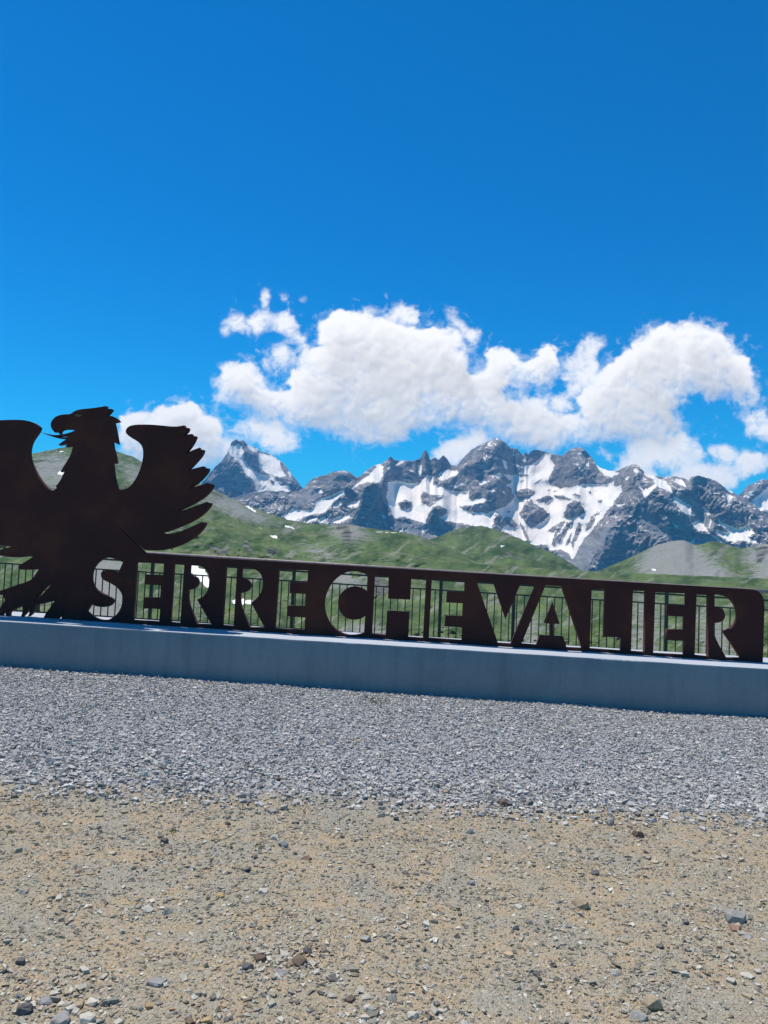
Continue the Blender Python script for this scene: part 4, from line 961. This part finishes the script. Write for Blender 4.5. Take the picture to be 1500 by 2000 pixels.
feet = f11([(-330,200),(-120,250),(0,283),(150,318),(300,330),(480,325),(620,303),(742,314),(620,395),(500,465),(430,510),(405,560),(430,600),(560,612),(700,612),(867,603),(800,700),(740,800),(640,860),(560,895),(380,950),(200,1010),(0,1085),(-120,1120),(-60,1170),(0,1182),(60,1175),(88,1240),(112,1300),(60,1370),(0,1455),(-60,1560),(-40,1650),(38,1722),(22,1650),(40,1595),(90,1545),(115,1560),(122,1620),(150,1680),(195,1707),(185,1620),(200,1570),(240,1540),(320,1500),(400,1465),(500,1420),(510,1500),(500,1580),(455,1692),(540,1620),(590,1550),(603,1480),(622,1400),(652,1440),(665,1540),(655,1600),(622,1668),(720,1590),(760,1500),(772,1400),(768,1330),(790,1270),(860,1175),(1000,1010),(1212,868),(1110,985),(1030,1080),(930,1180),(862,1260),(800,1310),(815,1390),(900,1385),(1060,1345),(1228,1308),(1150,1425),(1050,1560),(990,1660),(966,1730),(985,1768),(1080,1765),(1230,1738),(1300,1700)])
extra = [(-64,1052),(-40,1064),(-20,1069),(0,1066),(22,1068),(0,1073.4),(-30,1074)]     # the lowest feather on the left
body = W_L[::-1]
eagle = smooth(left_in+head+W_R, 2, 50)
lw = smooth([(-2,1031)]+W_L[::-1][2:]+[(-6,820)], 2, 50) if False else W_L[::-1]
eagle_u = to_uv(eagle)
low_u = to_uv(smooth([(-64,1050)]+feet, 1, 50))
loopL = to_uv([(22,1067.8),(0,1065.5),(-14,1064.5)])+to_uv(lw[6:])
eagle_loop = eagle_u+[uJ[0], uJ[1], uJ2]+[(sign_uv(120.5,1200.5)[0], sign_uv(120.5,1200.5)[1])]+low_u[::-1][0:]+to_uv([(-30,1074.5),(0,1073.5)])+loopL
slit = to_uv(h6([(665,433),(740,427),(852,405),(830,424),(760,444),(700,441)]))
plate('eagle', [eagle_loop, slit], sign)
eye = to_uv(smooth(h6([(875,182),(910,178),(965,183),(935,197),(915,207),(895,195)])))
plate('eye', [eye], sign, thick=.002, off=-TK-.003, bev=.0004, material=RM['dark'])

# ------------------------------------------------------------------ railing behind
RD = 12.3-on_line(WF0, WF1, 0.0)
RP0 = np.array([WF0[0]+wnor[0]*RD, WF0[1]+wnor[1]*RD]); RP1 = RP0+wdir*wlen
def rail_uv(px, py):
    p = vplane_pt(px, py, RP0, RP1)
    return ((p[0]-RP0[0])*wdir[0]+(p[1]-RP0[1])*wdir[1], p[2])
def rz_line(a, b_):
    (u0, z0), (u1, z1) = rail_uv(*a), rail_uv(*b_)
    return lambda u: z0+(z1-z0)*(u-u0)/(u1-u0)
ztop = rz_line((300,1077.5), (1490,1151)); z2 = rz_line((280,1097), (1495,1172.5)); z3 = rz_line((280,1117), (1495,1191.5)); zb = rz_line((290,1209.5), (1420,1283))
U0, U1 = rail_uv(-330, 1090)[0], rail_uv(1830, 1170)[0]
um = (U0+U1)/2
rail = empty('railing', (RP0[0]+wdir[0]*um, RP0[1]+wdir[1]*um, float(zb(um))-.08))
tag(rail, 'dark green metal railing with brownish round handrail at the terrace edge behind the sign', 'railing')
def rail_bar(name, u0, za, u1, zc, w, d, material=M_RAIL):
    """rectangular bar between two points of the railing's plane: w across it in the plane, d through it"""
    p = np.array([RP0[0]+wdir[0]*u0, RP0[1]+wdir[1]*u0, za]); q = np.array([RP0[0]+wdir[0]*u1, RP0[1]+wdir[1]*u1, zc])
    ax = Vector(q-p); L = ax.length; ax.normalize(); n = Vector((wnor[0], wnor[1], 0)); s = ax.cross(n).normalized()
    M = Matrix(((ax.x, n.x, s.x, (p[0]+q[0])/2), (ax.y, n.y, s.y, (p[1]+q[1])/2), (ax.z, n.z, s.z, (p[2]+q[2])/2), (0, 0, 0, 1)))
    bm = bmesh.new(); bmesh.ops.create_cube(bm, size=1)
    bmesh.ops.transform(bm, matrix=M @ Matrix.Diagonal((L, d, w, 1)), verts=bm.verts)
    me = bpy.data.meshes.new(name); bm.to_mesh(me); bm.free()
    return link(name, me, material, rail)
def tube(name, u0, za, u1, zc, rad, material):
    p = Vector((RP0[0]+wdir[0]*u0, RP0[1]+wdir[1]*u0, za)); q = Vector((RP0[0]+wdir[0]*u1, RP0[1]+wdir[1]*u1, zc))
    bm = bmesh.new(); bmesh.ops.create_cone(bm, cap_ends=True, segments=20, radius1=rad, radius2=rad, depth=(q-p).length)
    bmesh.ops.transform(bm, matrix=Matrix.Translation((p+q)/2) @ (q-p).to_track_quat('Z', 'Y').to_matrix().to_4x4(), verts=bm.verts)
    for f in bm.faces: f.smooth = len(f.verts) == 4
    me = bpy.data.meshes.new(name); bm.to_mesh(me); bm.free()
    return link(name, me, material, rail)
tube('handrail', U0, ztop(U0)-.032, U1, ztop(U1)-.032, .032, M_HAND)
posts = [rail_uv(x, 1130)[0] for x in (-130, 78, 297, 574, 862, 1005, 1150, 1303, 1525, 1700)]
for f_, w in ((z2, .028), (z3, .022), (zb, .024)):
    rail_bar('rail', U0, f_(U0), U1, f_(U1), w, .02)
for u in posts:
    u = float(u)
    rail_bar('post', u, float(zb(u))-.14, u, float(ztop(u))-.045, .05, .045)
u = U0+.05; 
while u < U1:
    if min(abs(u-q) for q in posts) > .04:
        rail_bar('baluster', u, float(zb(u))+.0121, u, float(z3(u))-.0111, .016, .014)
    u += .1175

# ------------------------------------------------------------------ air
m = bpy.data.materials.new('haze'); m.use_nodes = True; t = m.node_tree; t.nodes.clear()
pv = t.nodes.new('ShaderNodeVolumePrincipled'); pv.inputs['Color'].default_value = (.16, .52, 1, 1)
pv.inputs['Density'].default_value = 4.3e-5; pv.inputs['Anisotropy'].default_value = 0.0
ou = t.nodes.new('ShaderNodeOutputMaterial'); t.links.new(pv.outputs[0], ou.inputs['Volume'])
zs = []; lo = 1e9; hi = -1e9
for o in SC.objects:
    if o.type == 'MESH':
        for c in o.bound_box:
            lo = min(lo, (o.matrix_basis @ Vector(c)).z); hi = max(hi, (o.matrix_basis @ Vector(c)).z)
me = box_mesh('haze', Vector((0, 7000, (lo-2+hi+20)/2)), Vector((13000, 8500, (hi+20-lo+2)/2)))
hz = link('haze', me, m); tag(hz, kind='stuff')
